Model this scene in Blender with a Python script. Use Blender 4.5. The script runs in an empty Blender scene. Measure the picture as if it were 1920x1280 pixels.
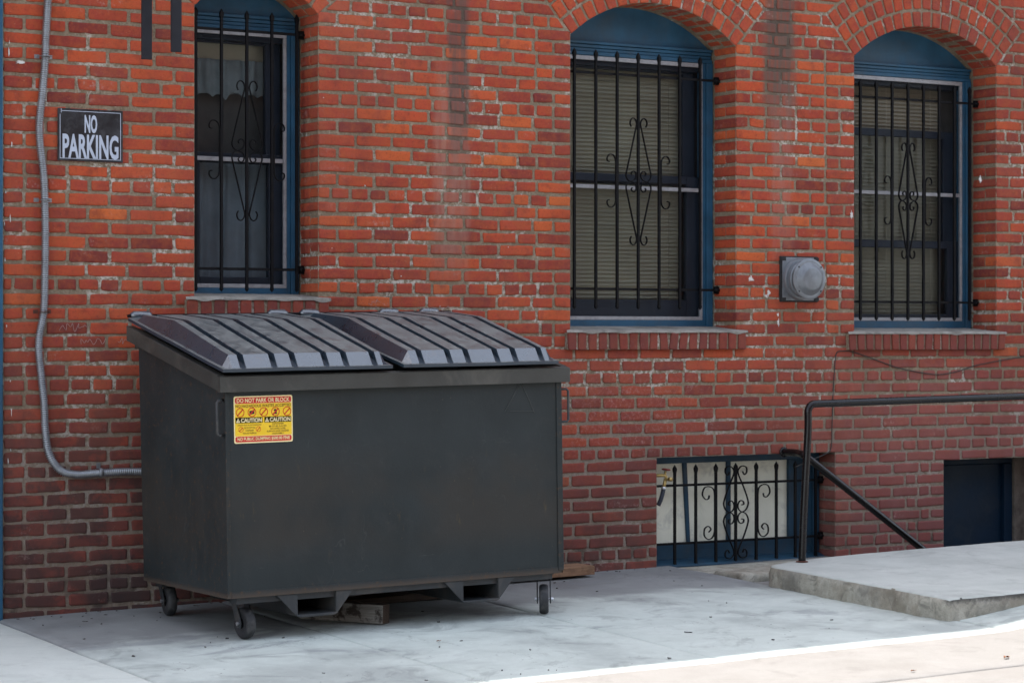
import bpy, bmesh, math, random
from mathutils import Vector, Matrix, noise
random.seed(7)
PI = math.pi
scene = bpy.context.scene
COL = scene.collection

# ------------------------------------------------------------------ camera model (world: wall face = plane Y=0)
FPX = 4533.0; PHI = math.atan(FPX/7440.0); ZC = FPX/(24.07/.07)
CAM = Vector((-ZC*math.sin(PHI), -ZC*math.cos(PHI), 1.36))
HOR = 625.0
RV = Vector((math.cos(PHI), -math.sin(PHI), 0)); FV = Vector((math.sin(PHI), math.cos(PHI), 0))
SX, SY, Z0 = .0154, .03, .0266
def gz(x, y): return Z0 + SX*x + SY*y
def at(px, py, Y=0.0):
    """point of the vertical plane Y seen at photo pixel (measuring helper)"""
    d = FV + RV*((px-960)/FPX) + Vector((0, 0, (HOR-py)/FPX))
    return CAM + d*((Y-CAM.y)/d.y)

# ------------------------------------------------------------------ helpers
def tag(o, label=None, cat=None, group=None, kind=None):
    if label: o['label'] = label
    if cat: o['category'] = cat
    if group: o['group'] = group
    if kind: o['kind'] = kind
    return o
def thing(name, label, cat, loc=(0, 0, 0), rot=(0, 0, 0), group=None):
    o = bpy.data.objects.new(name, None); COL.objects.link(o)
    o.location = loc; o.rotation_euler = rot; o.empty_display_size = .1
    return tag(o, label, cat, group)
class MB:
    def __init__(s): s.v = []; s.f = []; s.sm = []; s.col = None
    def add(s, vs, fs, smooth=False):
        n = len(s.v); s.v += [tuple(v) for v in vs]
        for f in fs: s.f.append(tuple(i+n for i in f)); s.sm.append(smooth)
    def box(s, x0, x1, y0, y1, z0, z1):
        s.hexa([(x0, y0, z0), (x1, y0, z0), (x1, y1, z0), (x0, y1, z0), (x0, y0, z1), (x1, y0, z1), (x1, y1, z1), (x0, y1, z1)])
    def hexa(s, c): s.add(c, [(3, 2, 1, 0), (4, 5, 6, 7), (0, 1, 5, 4), (1, 2, 6, 5), (2, 3, 7, 6), (3, 0, 4, 7)])
    def prism(s, poly, a, b, axis='y'):
        """extrude a 2-D polygon between a and b. axis y: poly=(x,z); axis x: poly=(y,z); axis z: poly=(x,y)"""
        def p(q, t): return (q[0], t, q[1]) if axis == 'y' else ((t, q[0], q[1]) if axis == 'x' else (q[0], q[1], t))
        n = len(poly)
        vs = [p(q, a) for q in poly]+[p(q, b) for q in poly]
        fs = [tuple(range(n)), tuple(range(2*n-1, n-1, -1))]+[(i, i+n, (i+1) % n+n, (i+1) % n) for i in range(n)]
        s.add(vs, fs)
    def tube(s, pts, r, n=8, closed=False, radii=None, flat=None, smooth=True):
        pts = [Vector(p) for p in pts]; m = len(pts); vs = []; fs = []
        up = None
        for i, p in enumerate(pts):
            t = (pts[min(i+1, m-1)]-pts[max(i-1, 0)]).normalized()
            if up is None:
                up = Vector((0, 1, 0)) if abs(t.y) < .9 else Vector((0, 0, 1))
            a = (up-t*up.dot(t)).normalized(); b = t.cross(a); up = a
            rr = radii[i] if radii else r
            for k in range(n):
                w = 2*PI*k/n+PI/n
                ca, sb = math.cos(w), math.sin(w)
                if flat: vs.append(p+a*(ca*flat*1.2)+b*(sb*rr))
                else: vs.append(p+a*(ca*rr)+b*(sb*rr))
        for i in range(m-1):
            for k in range(n):
                fs.append((i*n+k, i*n+(k+1) % n, (i+1)*n+(k+1) % n, (i+1)*n+k))
        fs.append(tuple(range(n-1, -1, -1))); fs.append(tuple((m-1)*n+k for k in range(n)))
        s.add(vs, fs, smooth)
    def lathe(s, prof, c, ax, n=32, smooth=True):
        ax = Vector(ax).normalized(); u = ax.orthogonal().normalized(); w = ax.cross(u); c = Vector(c)
        vs = []; fs = []; m = len(prof)
        for (h, r) in prof:
            for k in range(n):
                t = 2*PI*k/n; vs.append(c+ax*h+u*(r*math.cos(t))+w*(r*math.sin(t)))
        for i in range(m-1):
            for k in range(n): fs.append((i*n+k, i*n+(k+1) % n, (i+1)*n+(k+1) % n, (i+1)*n+k))
        fs.append(tuple(range(n-1, -1, -1))); fs.append(tuple((m-1)*n+k for k in range(n)))
        s.add(vs, fs, smooth)
    def build(s, name, mat, parent=None, bevel=0, seg=2, fix=True, angle=None):
        me = bpy.data.meshes.new(name); me.from_pydata(s.v, [], s.f)
        me.polygons.foreach_set('use_smooth', s.sm)
        if fix:
            bm = bmesh.new(); bm.from_mesh(me); bmesh.ops.recalc_face_normals(bm, faces=bm.faces[:]); bm.to_mesh(me); bm.free()
        if s.col:
            at_ = me.attributes.new('tint', 'FLOAT_COLOR', 'POINT')
            at_.data.foreach_set('color', [c for q in s.col for c in q])
        if angle is not None: me.set_sharp_from_angle(angle=math.radians(angle))
        me.materials.append(mat); me.update()
        o = bpy.data.objects.new(name, me); COL.objects.link(o)
        if parent: o.parent = parent
        if bevel:
            md = o.modifiers.new('bevel', 'BEVEL'); md.width = bevel; md.segments = seg; md.limit_method = 'ANGLE'; md.angle_limit = math.radians(40)
            md.harden_normals = False
        return o
def smoothpath(pts, n=8):
    """Catmull-Rom through points"""
    P = [Vector(p) for p in pts]; out = []
    for i in range(len(P)-1):
        a, b, c, d = P[max(i-1, 0)], P[i], P[i+1], P[min(i+2, len(P)-1)]
        for k in range(n):
            t = k/n
            out.append(.5*((2*b)+(c-a)*t+(2*a-5*b+4*c-d)*t*t+(3*b-a-3*c+d)*t**3))
    out.append(P[-1]); return out
def line(txt, cx, cz, h, w, y, bold, mat, par, name='lettering'):
    m = MB(); text_mesh(m, txt, cx, cz, h, w, y, bold); return m.build(name, mat, par)
def text_mesh(mb, txt, cx, cz, h, w, y, bold=.0):
    """flat letters centred at (cx, cz) on the plane y, cap height h, total width w"""
    cu = bpy.data.curves.new('t', 'FONT'); cu.body = txt; cu.size = 1; cu.offset = bold; cu.resolution_u = 3
    o = bpy.data.objects.new('t', cu); COL.objects.link(o)
    bpy.context.view_layer.update()
    dg = bpy.context.evaluated_depsgraph_get()
    me = bpy.data.meshes.new_from_object(o.evaluated_get(dg))
    xs = [v.co.x for v in me.vertices]; ys = [v.co.y for v in me.vertices]
    x0, x1, y0, y1 = min(xs), max(xs), min(ys), max(ys)
    sx = w/(x1-x0); sz = h/(y1-y0)
    mb.add([(cx+(v.co.x-(x0+x1)/2)*sx, y, cz+(v.co.y-(y0+y1)/2)*sz) for v in me.vertices], [tuple(p.vertices) for p in me.polygons])
    bpy.data.objects.remove(o); bpy.data.curves.remove(cu); bpy.data.meshes.remove(me)

# ------------------------------------------------------------------ node materials
class NT:
    def __init__(s, name):
        s.m = bpy.data.materials.new(name); s.m.use_nodes = True; s.t = s.m.node_tree
        s.b = s.t.nodes['Principled BSDF']; s.out = s.t.nodes['Material Output']
        s.geo = s.t.nodes.new('ShaderNodeTexCoord')
    def n(s, typ, **kw):
        q = s.t.nodes.new(typ)
        for k, v in kw.items():
            if k in ('op',): q.operation = v
            else: setattr(q, k, v)
        return q
    def l(s, a, b): s.t.links.new(a, b)
    def val(s, sock, v):
        if hasattr(v, 'is_linked') or hasattr(v, 'links'): s.l(v, sock)
        else: sock.default_value = v
    def pos(s, world=False):
        if world:
            return s.n('ShaderNodeNewGeometry').outputs['Position']
        return s.geo.outputs['Object']
    def noise(s, scale, detail=4, rough=.55, vec=None, dist=0, stretch=None, out='Fac'):
        q = s.n('ShaderNodeTexNoise'); q.inputs['Scale'].default_value = scale; q.inputs['Detail'].default_value = detail
        q.inputs['Roughness'].default_value = rough; q.inputs['Distortion'].default_value = dist
        v = vec if vec is not None else s.pos()
        if stretch:
            mp = s.n('ShaderNodeMapping'); mp.inputs['Scale'].default_value = stretch; s.l(v, mp.inputs['Vector']); v = mp.outputs[0]
        s.l(v, q.inputs['Vector']); return q.outputs[out]
    def voro(s, scale, vec=None, feature='F1'):
        q = s.n('ShaderNodeTexVoronoi'); q.inputs['Scale'].default_value = scale; q.feature = feature
        s.l(vec if vec is not None else s.pos(), q.inputs['Vector']); return q.outputs['Distance']
    def ramp(s, fac, stops, interp='LINEAR'):
        q = s.n('ShaderNodeValToRGB'); q.color_ramp.interpolation = interp; e = q.color_ramp.elements
        while len(e) < len(stops): e.new(.5)
        for i, (p, c) in enumerate(stops):
            e[i].position = p
            e[i].color = (c, c, c, 1) if isinstance(c, (int, float)) else (*c, 1)
        s.l(fac, q.inputs['Fac']); return q.outputs['Color']
    def math(s, op, a, b=0.0, clamp=False):
        q = s.n('ShaderNodeMath', op=op); q.use_clamp = clamp; s.val(q.inputs[0], a); s.val(q.inputs[1], b); return q.outputs[0]
    def mrange(s, v, a, b, c=0., d=1., smooth=True):
        q = s.n('ShaderNodeMapRange'); q.interpolation_type = 'SMOOTHSTEP' if smooth else 'LINEAR'
        s.l(v, q.inputs[0])
        for i, t in enumerate((a, b, c, d)): q.inputs[i+1].default_value = t
        return q.outputs[0]
    def mix(s, fac, a, b, mode='MIX'):
        q = s.n('ShaderNodeMix'); q.data_type = 'RGBA'; q.blend_type = mode
        s.val(q.inputs[0], fac)
        for sock, v in ((q.inputs[6], a), (q.inputs[7], b)):
            if isinstance(v, tuple): sock.default_value = (*v, 1) if len(v) == 3 else v
            else: s.l(v, sock)
        return q.outputs[2]
    def sep(s, v):
        q = s.n('ShaderNodeSeparateXYZ'); s.l(v, q.inputs[0]); return q.outputs
    def bump(s, h, strength=.5, dist=.01):
        q = s.n('ShaderNodeBump'); q.inputs['Strength'].default_value = strength; q.inputs['Distance'].default_value = dist
        s.l(h, q.inputs['Height']); s.l(q.outputs[0], s.b.inputs['Normal'])
    def done(s, base=None, rough=None, metal=None, spec=None):
        for k, v in (('Base Color', base), ('Roughness', rough), ('Metallic', metal), ('Specular IOR Level', spec)):
            if v is None: continue
            if isinstance(v, tuple): s.b.inputs[k].default_value = (*v, 1)
            else: s.val(s.b.inputs[k], v)
        return s.m

def paint(name, c, rough=.45, var=.25, scale=9, bump=.15, spec=.5, metal=0., dirt=None, dirt_amt=.5, dirt_scale=5):
    t = NT(name)
    n1 = t.noise(scale, 5, .6); n2 = t.noise(scale*9, 3)
    dark = tuple(x*(1-var) for x in c); light = tuple(min(1, x*(1+var)) for x in c)
    col = t.ramp(n1, [(.3, dark), (.7, light)])
    if dirt:
        d = t.noise(dirt_scale, 6, .65, dist=.6)
        col = t.mix(t.math('MULTIPLY', t.mrange(d, .48, .68), dirt_amt), col, dirt)
    t.bump(n2, bump, .004)
    return t.done(col, t.mrange(n1, .2, .8, max(0, rough-.1), min(1, rough+.12)), metal, spec)

M = {}
# bricks -------------------------------------------------------------
def brick_material(name, dirtbase=0.):
    t = NT(name)
    a = t.n('ShaderNodeAttribute'); a.attribute_name = 'tint'
    s_ = t.n('ShaderNodeSeparateColor'); t.l(a.outputs['Color'], s_.inputs[0])
    r, g, b = s_.outputs[0], s_.outputs[1], s_.outputs[2]
    P = t.pos(True); X, Y, Z = t.sep(P)
    col = t.ramp(r, [(0, (.15, .021, .021)), (.22, (.265, .037, .025)), (.5, (.38, .050, .023)), (.78, (.48, .076, .024)), (1, (.56, .125, .030))])
    # blotches inside one brick, each brick its own offset
    off = t.n('ShaderNodeVectorMath', operation='ADD'); t.l(P, off.inputs[0])
    cmb = t.n('ShaderNodeCombineXYZ'); t.l(t.math('MULTIPLY', g, 37.), cmb.inputs[0]); t.l(t.math('MULTIPLY', b, 53.), cmb.inputs[2]); t.l(cmb.outputs[0], off.inputs[1])
    n1 = t.noise(16, 5, .65, off.outputs[0])
    col = t.mix(t.mrange(n1, .35, .75, 0, .55), col, (.40, .10, .030))
    col = t.mix(t.mrange(t.noise(11, 4, .6, off.outputs[0]), .5, .72, 0, .55), col, (.15, .026, .020))
    fine = t.noise(150, 3, .7, P); midn = t.noise(62, 4, .75, off.outputs[0])
    col = t.mix(t.mrange(midn, .52, .70, 0, .55), col, (.13, .028, .020)); col = t.mix(t.mrange(midn, .46, .30, 0, .35), col, (.50, .13, .05))
    col = t.mix(t.mrange(fine, .58, .70, 0, .65), col, (.09, .020, .016))
    col = t.mix(t.mrange(t.noise(130, 2, .5, off.outputs[0]), .68, .76, 0, .45), col, (.50, .30, .20))
    # brick colour darkens and dulls towards the pavement, uneven edge
    big = t.noise(1.6, 4, .6, P); med = t.noise(6, 5, .65, P)
    zz = t.math('ADD', Z, t.math('MULTIPLY', t.math('SUBTRACT', big, .5), 1.1))
    low = t.mrange(zz, .25, 1.55, 1., 0.)
    col = t.mix(t.math('MULTIPLY', low, .72), col, (.135, .045, .040))
    low2 = t.math('MULTIPLY', t.mrange(zz, .05, .85, 1., 0.), t.mrange(med, .36, .62, 0.1, .8))
    col = t.mix(low2, col, (.055, .034, .031))
    # soot along the left end, behind and beside the dumpster
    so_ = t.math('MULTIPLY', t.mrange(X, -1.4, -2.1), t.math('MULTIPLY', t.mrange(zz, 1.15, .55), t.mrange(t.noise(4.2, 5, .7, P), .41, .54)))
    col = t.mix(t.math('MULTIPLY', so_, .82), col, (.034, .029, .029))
    # right part of the wall: old wash of purple-grey
    rw = t.math('MULTIPLY', t.mrange(X, 1.5, 2.7), t.mrange(zz, 1.45, .95))
    col = t.mix(t.math('MULTIPLY', rw, t.mrange(med, .3, .7, .3, .72)), col, (.235, .082, .078))
    fade = t.math('MULTIPLY', t.mrange(t.noise(.75, 4, .6, P, stretch=(1, 1, .8)), .50, .66), t.mrange(t.noise(22, 5, .7, P), .3, .7, .2, .8))
    col = t.mix(t.math('MULTIPLY', fade, .42), col, (.37, .155, .105))
    # sooty and limey run-off under two scuppers
    dn = t.noise(14, 5, .7, P, stretch=(1, 1, .25))
    drip = t.mrange(t.noise(34, 3, .6, P, stretch=(1, 1, .07)), .36, .60, .55, 1.)
    def streak(x0, w):
        d = t.math('ABSOLUTE', t.math('SUBTRACT', t.math('ADD', X, t.math('MULTIPLY', t.math('SUBTRACT', dn, .5), .12)), x0))
        return t.math('MULTIPLY', t.mrange(d, w*.5, w, 1., 0.), drip)
    s1 = streak(-.335, .085); s1b = streak(-.375, .14)
    k1 = t.math('MULTIPLY', s1, t.mrange(Z, 2.05, 2.6))
    k1b = t.math('MULTIPLY', t.math('MULTIPLY', s1b, t.mrange(Z, 3.0, 2.4)), t.mrange(Z, 1.5, 1.95))
    col = t.mix(t.math('MULTIPLY', k1b, .5), col, (.36, .22, .17))
    col = t.mix(t.math('MULTIPLY', k1, t.mrange(dn, .25, .6, .45, .9)), col, (.10, .068, .058))
    s2 = streak(1.83, .15)
    col = t.mix(t.math('MULTIPLY', t.math('MULTIPLY', s2, t.mrange(Z, 2.38, 2.8)), .95), col, (.115, .080, .062))
    k2 = t.math('MULTIPLY', t.math('MULTIPLY', streak(1.85, .10), t.mrange(Z, 2.9, 2.4)), t.mrange(Z, 1.65, 2.1))
    col = t.mix(t.math('MULTIPLY', k2, .42), col, (.30, .17, .14))
    # lime bloom
    lm = t.noise(3.1, 3, .6, P, stretch=(1, 1, 2.2)); lf = t.noise(42, 4, .75, P)
    bl = t.math('MULTIPLY', t.mrange(lm, .56, .70), t.mrange(lf, .50, .66))
    col = t.mix(t.math('MULTIPLY', bl, .4), col, (.50, .38, .34))
    lime2 = t.math('MULTIPLY', t.math('MULTIPLY', t.mrange(Z, .55, .8), t.mrange(Z, 1.25, 1.0)), t.math('MULTIPLY', t.mrange(X, .25, .5), t.mrange(X, 1.6, .9)))
    col = t.mix(t.math('MULTIPLY', t.math('MULTIPLY', lime2, t.mrange(lf, .48, .66)), .3), col, (.50, .30, .27))
    if dirtbase: col = t.mix(dirtbase, col, (.095, .032, .032))
    film = t.math('MULTIPLY', t.mrange(t.noise(.9, 5, .68, P, stretch=(1, 1, .6)), .42, .66), t.mrange(t.noise(9, 5, .7, P, stretch=(1, 1, .5)), .3, .65, .25, .75))
    col = t.mix(t.math('MULTIPLY', film, .62), col, (.135, .042, .030))
    col = t.mix(t.mrange(t.noise(2.3, 4, .6, P), .3, .7, .0, .15), col, (.20, .105, .085))      # general dust
    t.bump(t.math('ADD', t.math('MULTIPLY', n1, .6), t.math('MULTIPLY', fine, .5)), .55, .004)
    return t.done(col, t.mrange(n1, .3, .7, .78, .95), 0., .25)
M['brick'] = brick_material('brick')
M['sillbrick'] = brick_material('sill_brick', .55)
def mortar_material():
    t = NT('mortar'); P = t.pos(True); X, Y, Z = t.sep(P)
    n1 = t.noise(7, 5, .65, P); n2 = t.noise(120, 4, .7, P); n3 = t.noise(40, 5, .75, P)
    col = t.ramp(n1, [(.3, (.20, .155, .108)), (.7, (.33, .265, .185))])
    col = t.mix(t.mrange(n2, .42, .66, 0, .6), col, (.13, .095, .062)); col = t.mix(t.mrange(n3, .55, .68, 0, .6), col, (.46, .40, .32)); col = t.mix(t.mrange(n3, .44, .34, 0, .5), col, (.13, .085, .06))
    lm = t.noise(2.2, 3, .6, P)
    col = t.mix(t.math('MULTIPLY', t.mrange(lm, .48, .60), t.mrange(n3, .47, .58)), col, (.52, .48, .42))
    lowl = t.mrange(t.math('ADD', Z, t.math('MULTIPLY', t.math('SUBTRACT', n1, .5), .6)), 1.0, .75)
    col = t.mix(t.math('MULTIPLY', lowl, t.mrange(n3, .35, .6, .25, .75)), col, (.25, .205, .175))
    bigd = t.noise(4, 5, .65, P)
    col = t.mix(t.math('MULTIPLY', t.mrange(t.math('ADD', Z, t.math('MULTIPLY', t.math('SUBTRACT', bigd, .5), 1.)), .7, .1), t.mrange(bigd, .5, .66)), col, (.085, .068, .058))
    d = t.math('ABSOLUTE', t.math('SUBTRACT', X, 1.83))
    col = t.mix(t.math('MULTIPLY', t.mrange(d, .06, .15, .85, 0), t.mrange(Z, 2.45, 2.95)), col, (.08, .06, .05))
    d = t.math('ABSOLUTE', t.math('SUBTRACT', X, -.335))
    col = t.mix(t.math('MULTIPLY', t.mrange(d, .04, .09, .85, 0), t.mrange(Z, 2.05, 2.6)), col, (.09, .065, .055))
    film = t.math('MULTIPLY', t.mrange(t.noise(.9, 5, .68, P, stretch=(1, 1, .6)), .42, .66), t.mrange(t.noise(9, 5, .7, P, stretch=(1, 1, .5)), .3, .65, .25, .75))
    col = t.mix(t.math('MULTIPLY', film, .5), col, (.14, .09, .062))
    t.bump(t.math('ADD', n2, n3), .8, .006)
    return t.done(col, .95, 0., .15)
M['mortar'] = mortar_material()
def concrete(name, c0, c1, stain=(.16, .17, .18), stain_amt=.5, scale=1.0, pits=True, rough=.85, speck=.35, mud=0., walldirt=0.):
    t = NT(name); P = t.pos(True)
    a = t.noise(1.3*scale, 5, .6, P, stretch=(1, .8, 1)); b = t.noise(4.5*scale, 6, .68, P, dist=.5); f = t.noise(220, 3, .6, P); m = t.noise(38, 5, .7, P)
    col = t.ramp(b, [(.28, c0), (.72, c1)])
    col = t.mix(t.math('MULTIPLY', t.mrange(a, .47, .66), stain_amt), col, stain)
    st2 = t.math('MULTIPLY', t.mrange(t.noise(2.6*scale, 6, .7, P, dist=1.2), .53, .66), stain_amt*.8)
    col = t.mix(st2, col, tuple(x*.72 for x in stain))
    col = t.mix(t.mrange(f, .52, .70, 0, speck), col, tuple(x*.6 for x in c0))
    col = t.mix(t.mrange(m, .60, .72, 0, .35), col, tuple(min(1, x*1.25) for x in c1))
    if pits:
        v = t.voro(17, P); w = t.noise(9, 2, .5, P)
        col = t.mix(t.math('MULTIPLY', t.mrange(v, .05, .10, 1, 0), t.mrange(w, .57, .62)), col, (.045, .045, .048))
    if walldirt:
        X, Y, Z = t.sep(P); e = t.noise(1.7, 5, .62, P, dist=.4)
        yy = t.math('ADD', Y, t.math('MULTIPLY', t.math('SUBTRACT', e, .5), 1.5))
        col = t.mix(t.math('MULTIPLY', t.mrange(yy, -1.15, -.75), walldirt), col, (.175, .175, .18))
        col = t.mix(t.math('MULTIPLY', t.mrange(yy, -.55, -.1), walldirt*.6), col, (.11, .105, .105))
        oil = t.math('MULTIPLY', t.mrange(t.noise(2.4, 5, .7, P, stretch=(.55, 1, 1), dist=.8), .56, .66), t.mrange(Y, -2.5, -1.7))
        col = t.mix(t.math('MULTIPLY', oil, .5), col, (.20, .21, .22))
        ck = t.math('ABSOLUTE', t.math('SUBTRACT', t.noise(1.1, 6, .62, P, dist=.3), .5)); ckm = t.mrange(t.noise(1.9, 2, .5, t.geo.outputs['Object']), .52, .6)
        col = t.mix(t.math('MULTIPLY', t.mrange(ck, .0012, .004, .4, 0), ckm), col, (.09, .09, .09))
    if mud:
        col = t.mix(t.math('MULTIPLY', t.mrange(t.noise(3.2, 5, .7, P), .46, .62), mud), col, (.16, .12, .075))
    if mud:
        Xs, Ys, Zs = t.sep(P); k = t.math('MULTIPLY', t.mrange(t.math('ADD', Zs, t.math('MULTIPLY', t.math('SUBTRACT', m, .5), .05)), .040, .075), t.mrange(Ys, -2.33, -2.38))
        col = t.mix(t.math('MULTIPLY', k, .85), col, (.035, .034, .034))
    t.bump(t.math('ADD', f, t.math('MULTIPLY', m, 1.3)), .6 if mud else .35, .006 if mud else .004)
    return t.done(col, rough, 0., .3)
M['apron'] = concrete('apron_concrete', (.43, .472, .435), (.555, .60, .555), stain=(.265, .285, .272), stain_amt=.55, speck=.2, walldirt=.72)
M['pave'] = concrete('pavement_concrete', (.52, .555, .51), (.60, .63, .58), stain=(.425, .445, .41), stain_amt=.35, speck=.2, pits=False)
M['walk'] = concrete('sidewalk_concrete', (.205, .192, .175), (.245, .232, .214), stain=(.178, .163, .146), stain_amt=.35, pits=False)
M['slab'] = concrete('slab_concrete', (.425, .45, .415), (.52, .54, .50), stain=(.335, .35, .325), stain_amt=.4, speck=.25, pits=False)
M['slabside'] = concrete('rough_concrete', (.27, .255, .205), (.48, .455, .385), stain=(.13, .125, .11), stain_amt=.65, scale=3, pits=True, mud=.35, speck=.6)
M['base'] = concrete('ground_base', (.16, .15, .14), (.24, .23, .21), pits=False)
M['wash'] = concrete('sill_concrete', (.20, .185, .16), (.33, .31, .275), stain=(.11, .10, .09), stain_amt=.6, scale=4, pits=False)
# paints -------------------------------------------------------------
M['blue'] = paint('blue_paint', (.020, .082, .148), .42, .22, 7, .2, spec=.3, dirt=(.05, .07, .085), dirt_amt=.35)
M['navy'] = paint('navy_paint', (.016, .025, .040), .4, .2, 7, .15, spec=.3)
M['doorblue'] = paint('door_paint', (.003, .015, .033), .5, .25, 4, .2, spec=.2, dirt=(.02, .03, .04), dirt_amt=.5)
M['alu'] = paint('pale_aluminium', (.31, .315, .33), .45, .2, 30, .2, metal=.25, dirt=(.22, .22, .23), dirt_amt=.6, dirt_scale=40)
M['iron'] = paint('black_iron_paint', (.005, .005, .006), .55, .3, 30, .3, spec=.13, dirt=(.016, .013, .011), dirt_amt=.4, dirt_scale=18)
M['pipe'] = paint('black_gloss_paint', (.005, .005, .006), .22, .3, 20, .15, spec=.35, dirt=(.014, .013, .012), dirt_amt=.3, dirt_scale=30)
M['ladder'] = paint('dark_steel', (.012, .013, .018), .5, .2, 15, .2, spec=.3)
M['blind'] = paint('blind_slats', (.62, .58, .46), .6, .12, 2.2, .05, dirt=(.46, .43, .33), dirt_amt=.5, dirt_scale=2)
M['curtain'] = paint('grey_curtain', (.26, .31, .36), .9, .3, 3, .1)
M['lace'] = paint('pale_curtain', (.26, .31, .33), .9, .3, 6, .1)
M['board'] = paint('cream_board', (.74, .74, .61), .6, .1, 3, .1, dirt=(.36, .37, .33), dirt_amt=.5, dirt_scale=9)
M['rubber'] = paint('caster_rubber', (.020, .021, .023), .65, .4, 22, .3, dirt=(.09, .085, .08), dirt_amt=.5, dirt_scale=14)
M['zinc'] = paint('zinc', (.62, .63, .65), .35, .2, 30, .1, metal=.9)
M['vent'] = paint('galvanised_vent', (.19, .205, .22), .42, .2, 12, .12, metal=.35, dirt=(.10, .105, .115), dirt_amt=.6, dirt_scale=7)
M['ventdark'] = paint('vent_gasket', (.014, .013, .013), .8, .3, 30, .3)
M['conduit'] = paint('conduit_steel', (.30, .315, .335), .36, .15, 14, .1, metal=.75, dirt=(.22, .22, .23), dirt_amt=.5, dirt_scale=12)
M['rust'] = paint('rusty_strap', (.10, .030, .018), .85, .4, 40, .4)
M['signblack'] = paint('sign_black', (.012, .013, .016), .35, .3, 12, .15, dirt=(.06, .062, .068), dirt_amt=.45, dirt_scale=22)
M['signwhite'] = paint('sign_white', (.42, .47, .56), .5, .1, 20, .1, dirt=(.40, .45, .55), dirt_amt=.6, dirt_scale=25)
M['yellow'] = paint('label_yellow', (.85, .55, .02), .4, .06, 20, .05)
M['cream'] = paint('label_cream', (.85, .72, .38), .4, .05, 20, .05)
M['red'] = paint('label_red', (.56, .012, .010), .4, .1, 20, .05)
M['black'] = paint('label_black', (.018, .014, .008), .4, .1, 20, .05)
M['inkbrown'] = paint('label_ink', (.16, .095, .01), .5, .1, 20, .05)
M['valvered'] = paint('valve_red', (.20, .025, .02), .5, .3, 40, .2)
M['brass'] = paint('brass', (.46, .33, .12), .4, .3, 40, .2, metal=.7)
M['hose'] = paint('dark_hose', (.014, .02, .032), .5, .3, 40, .2)
M['cable'] = paint('dark_cable', (.022, .020, .018), .6, .3, 30, .2)
M['plaster'] = paint('white_splash', (.58, .56, .53), .8, .1, 40, .2)
M['leaf'] = paint('dry_leaf', (.24, .085, .03), .8, .5, 60, .2)
M['litter'] = paint('dark_litter', (.07, .065, .06), .9, .6, 50, .2)
M['jambstone'] = concrete('jamb_render', (.10, .085, .07), (.19, .165, .14), stain=(.06, .05, .045), stain_amt=.7, scale=3, pits=False)
def wood(name, c0, c1, dirt=None, amt=.6, axis=(1, 14, 14)):
    t = NT(name); g = t.noise(9, 5, .65, stretch=axis, dist=.4)
    col = t.ramp(g, [(.3, c0), (.7, c1)])
    if dirt: col = t.mix(t.math('MULTIPLY', t.mrange(t.noise(14, 6, .7), .48, .6), amt), col, dirt)
    t.bump(g, .5, .004); return t.done(col, .8, 0., .25)
M['plank'] = wood('weathered_plank', (.19, .105, .06), (.30, .18, .105), (.14, .08, .05), .5)
M['whitewood'] = wood('flaking_white_timber', (.11, .10, .088), (.25, .235, .21), (.03, .022, .017), .9)
M['darkwood'] = wood('dark_timber', (.035, .024, .018), (.075, .05, .035))
def steel_paint():
    t = NT('dumpster_paint'); P = t.pos(); X, Y, Z = t.sep(P)
    a = t.noise(3, 5, .6); b = t.noise(1.4, 4, .55); s = t.noise(16, 5, .7, stretch=(1, 1, .28)); f = t.noise(90, 3, .6)
    col = t.ramp(a, [(.3, (.018, .0235, .0245)), (.7, (.028, .0345, .0355))])
    mid = t.math('MULTIPLY', t.mrange(Z, .30, .48), t.mrange(Z, .92, .68))
    col = t.mix(t.math('MULTIPLY', t.math('MULTIPLY', t.mrange(b, .40, .58), mid), .5), col, (.044, .036, .028))
    col = t.mix(t.math('MULTIPLY', t.math('MULTIPLY', t.mrange(s, .60, .72), mid), .6), col, (.085, .06, .03))
    sc = t.noise(60, 4, .8, stretch=(1, 1, .12), dist=.2)
    col = t.mix(t.math('MULTIPLY', t.mrange(sc, .70, .76), .35), col, (.16, .16, .155))
    col = t.mix(t.math('MULTIPLY', t.mrange(Z, .24, .205), .6), col, (.10, .07, .05))
    s2_ = t.noise(26, 3, .8, stretch=(.10, 1, 1), dist=.5)
    col = t.mix(t.math('MULTIPLY', t.mrange(s2_, .70, .75), t.mrange(b, .42, .6, 0, .5)), col, (.11, .11, .105))
    dots = t.voro(30); dm = t.noise(5, 2)
    col = t.mix(t.math('MULTIPLY', t.mrange(dots, .05, .085, 1, 0), t.mrange(dm, .56, .60, 0, .6)), col, (.12, .085, .055))
    for sc_, st_, off in ((5.5, (1, 1, .45), .5), (7.5, (.5, 1, 1), .47)):
        ln = t.math('ABSOLUTE', t.math('SUBTRACT', t.noise(sc_, 3, .55, stretch=st_, dist=.35), off)); lm_ = t.noise(3.1, 3, .6, stretch=st_)
        col = t.mix(t.math('MULTIPLY', t.mrange(ln, .0008, .0035, .26, 0), t.mrange(lm_, .54, .63)), col, (.085, .085, .082))
    chip = t.noise(38, 4, .75); edge_ = t.math('MAXIMUM', t.mrange(X, .05, .0), t.math('MAXIMUM', t.mrange(Z, .28, .205), t.mrange(X, 1.74, 1.79)))
    col = t.mix(t.math('MULTIPLY', edge_, t.mrange(chip, .56, .66, 0, .75)), col, (.085, .050, .028))
    dust = t.mrange(t.noise(7, 5, .7), .5, .7, 0, .3)
    col = t.mix(dust, col, (.042, .044, .044))
    t.bump(t.math('ADD', t.math('MULTIPLY', a, 3.), f), .10, .006)
    return t.done(col, t.mrange(a, .3, .7, .46, .60), 0., .26)
M['steel'] = steel_paint()
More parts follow.
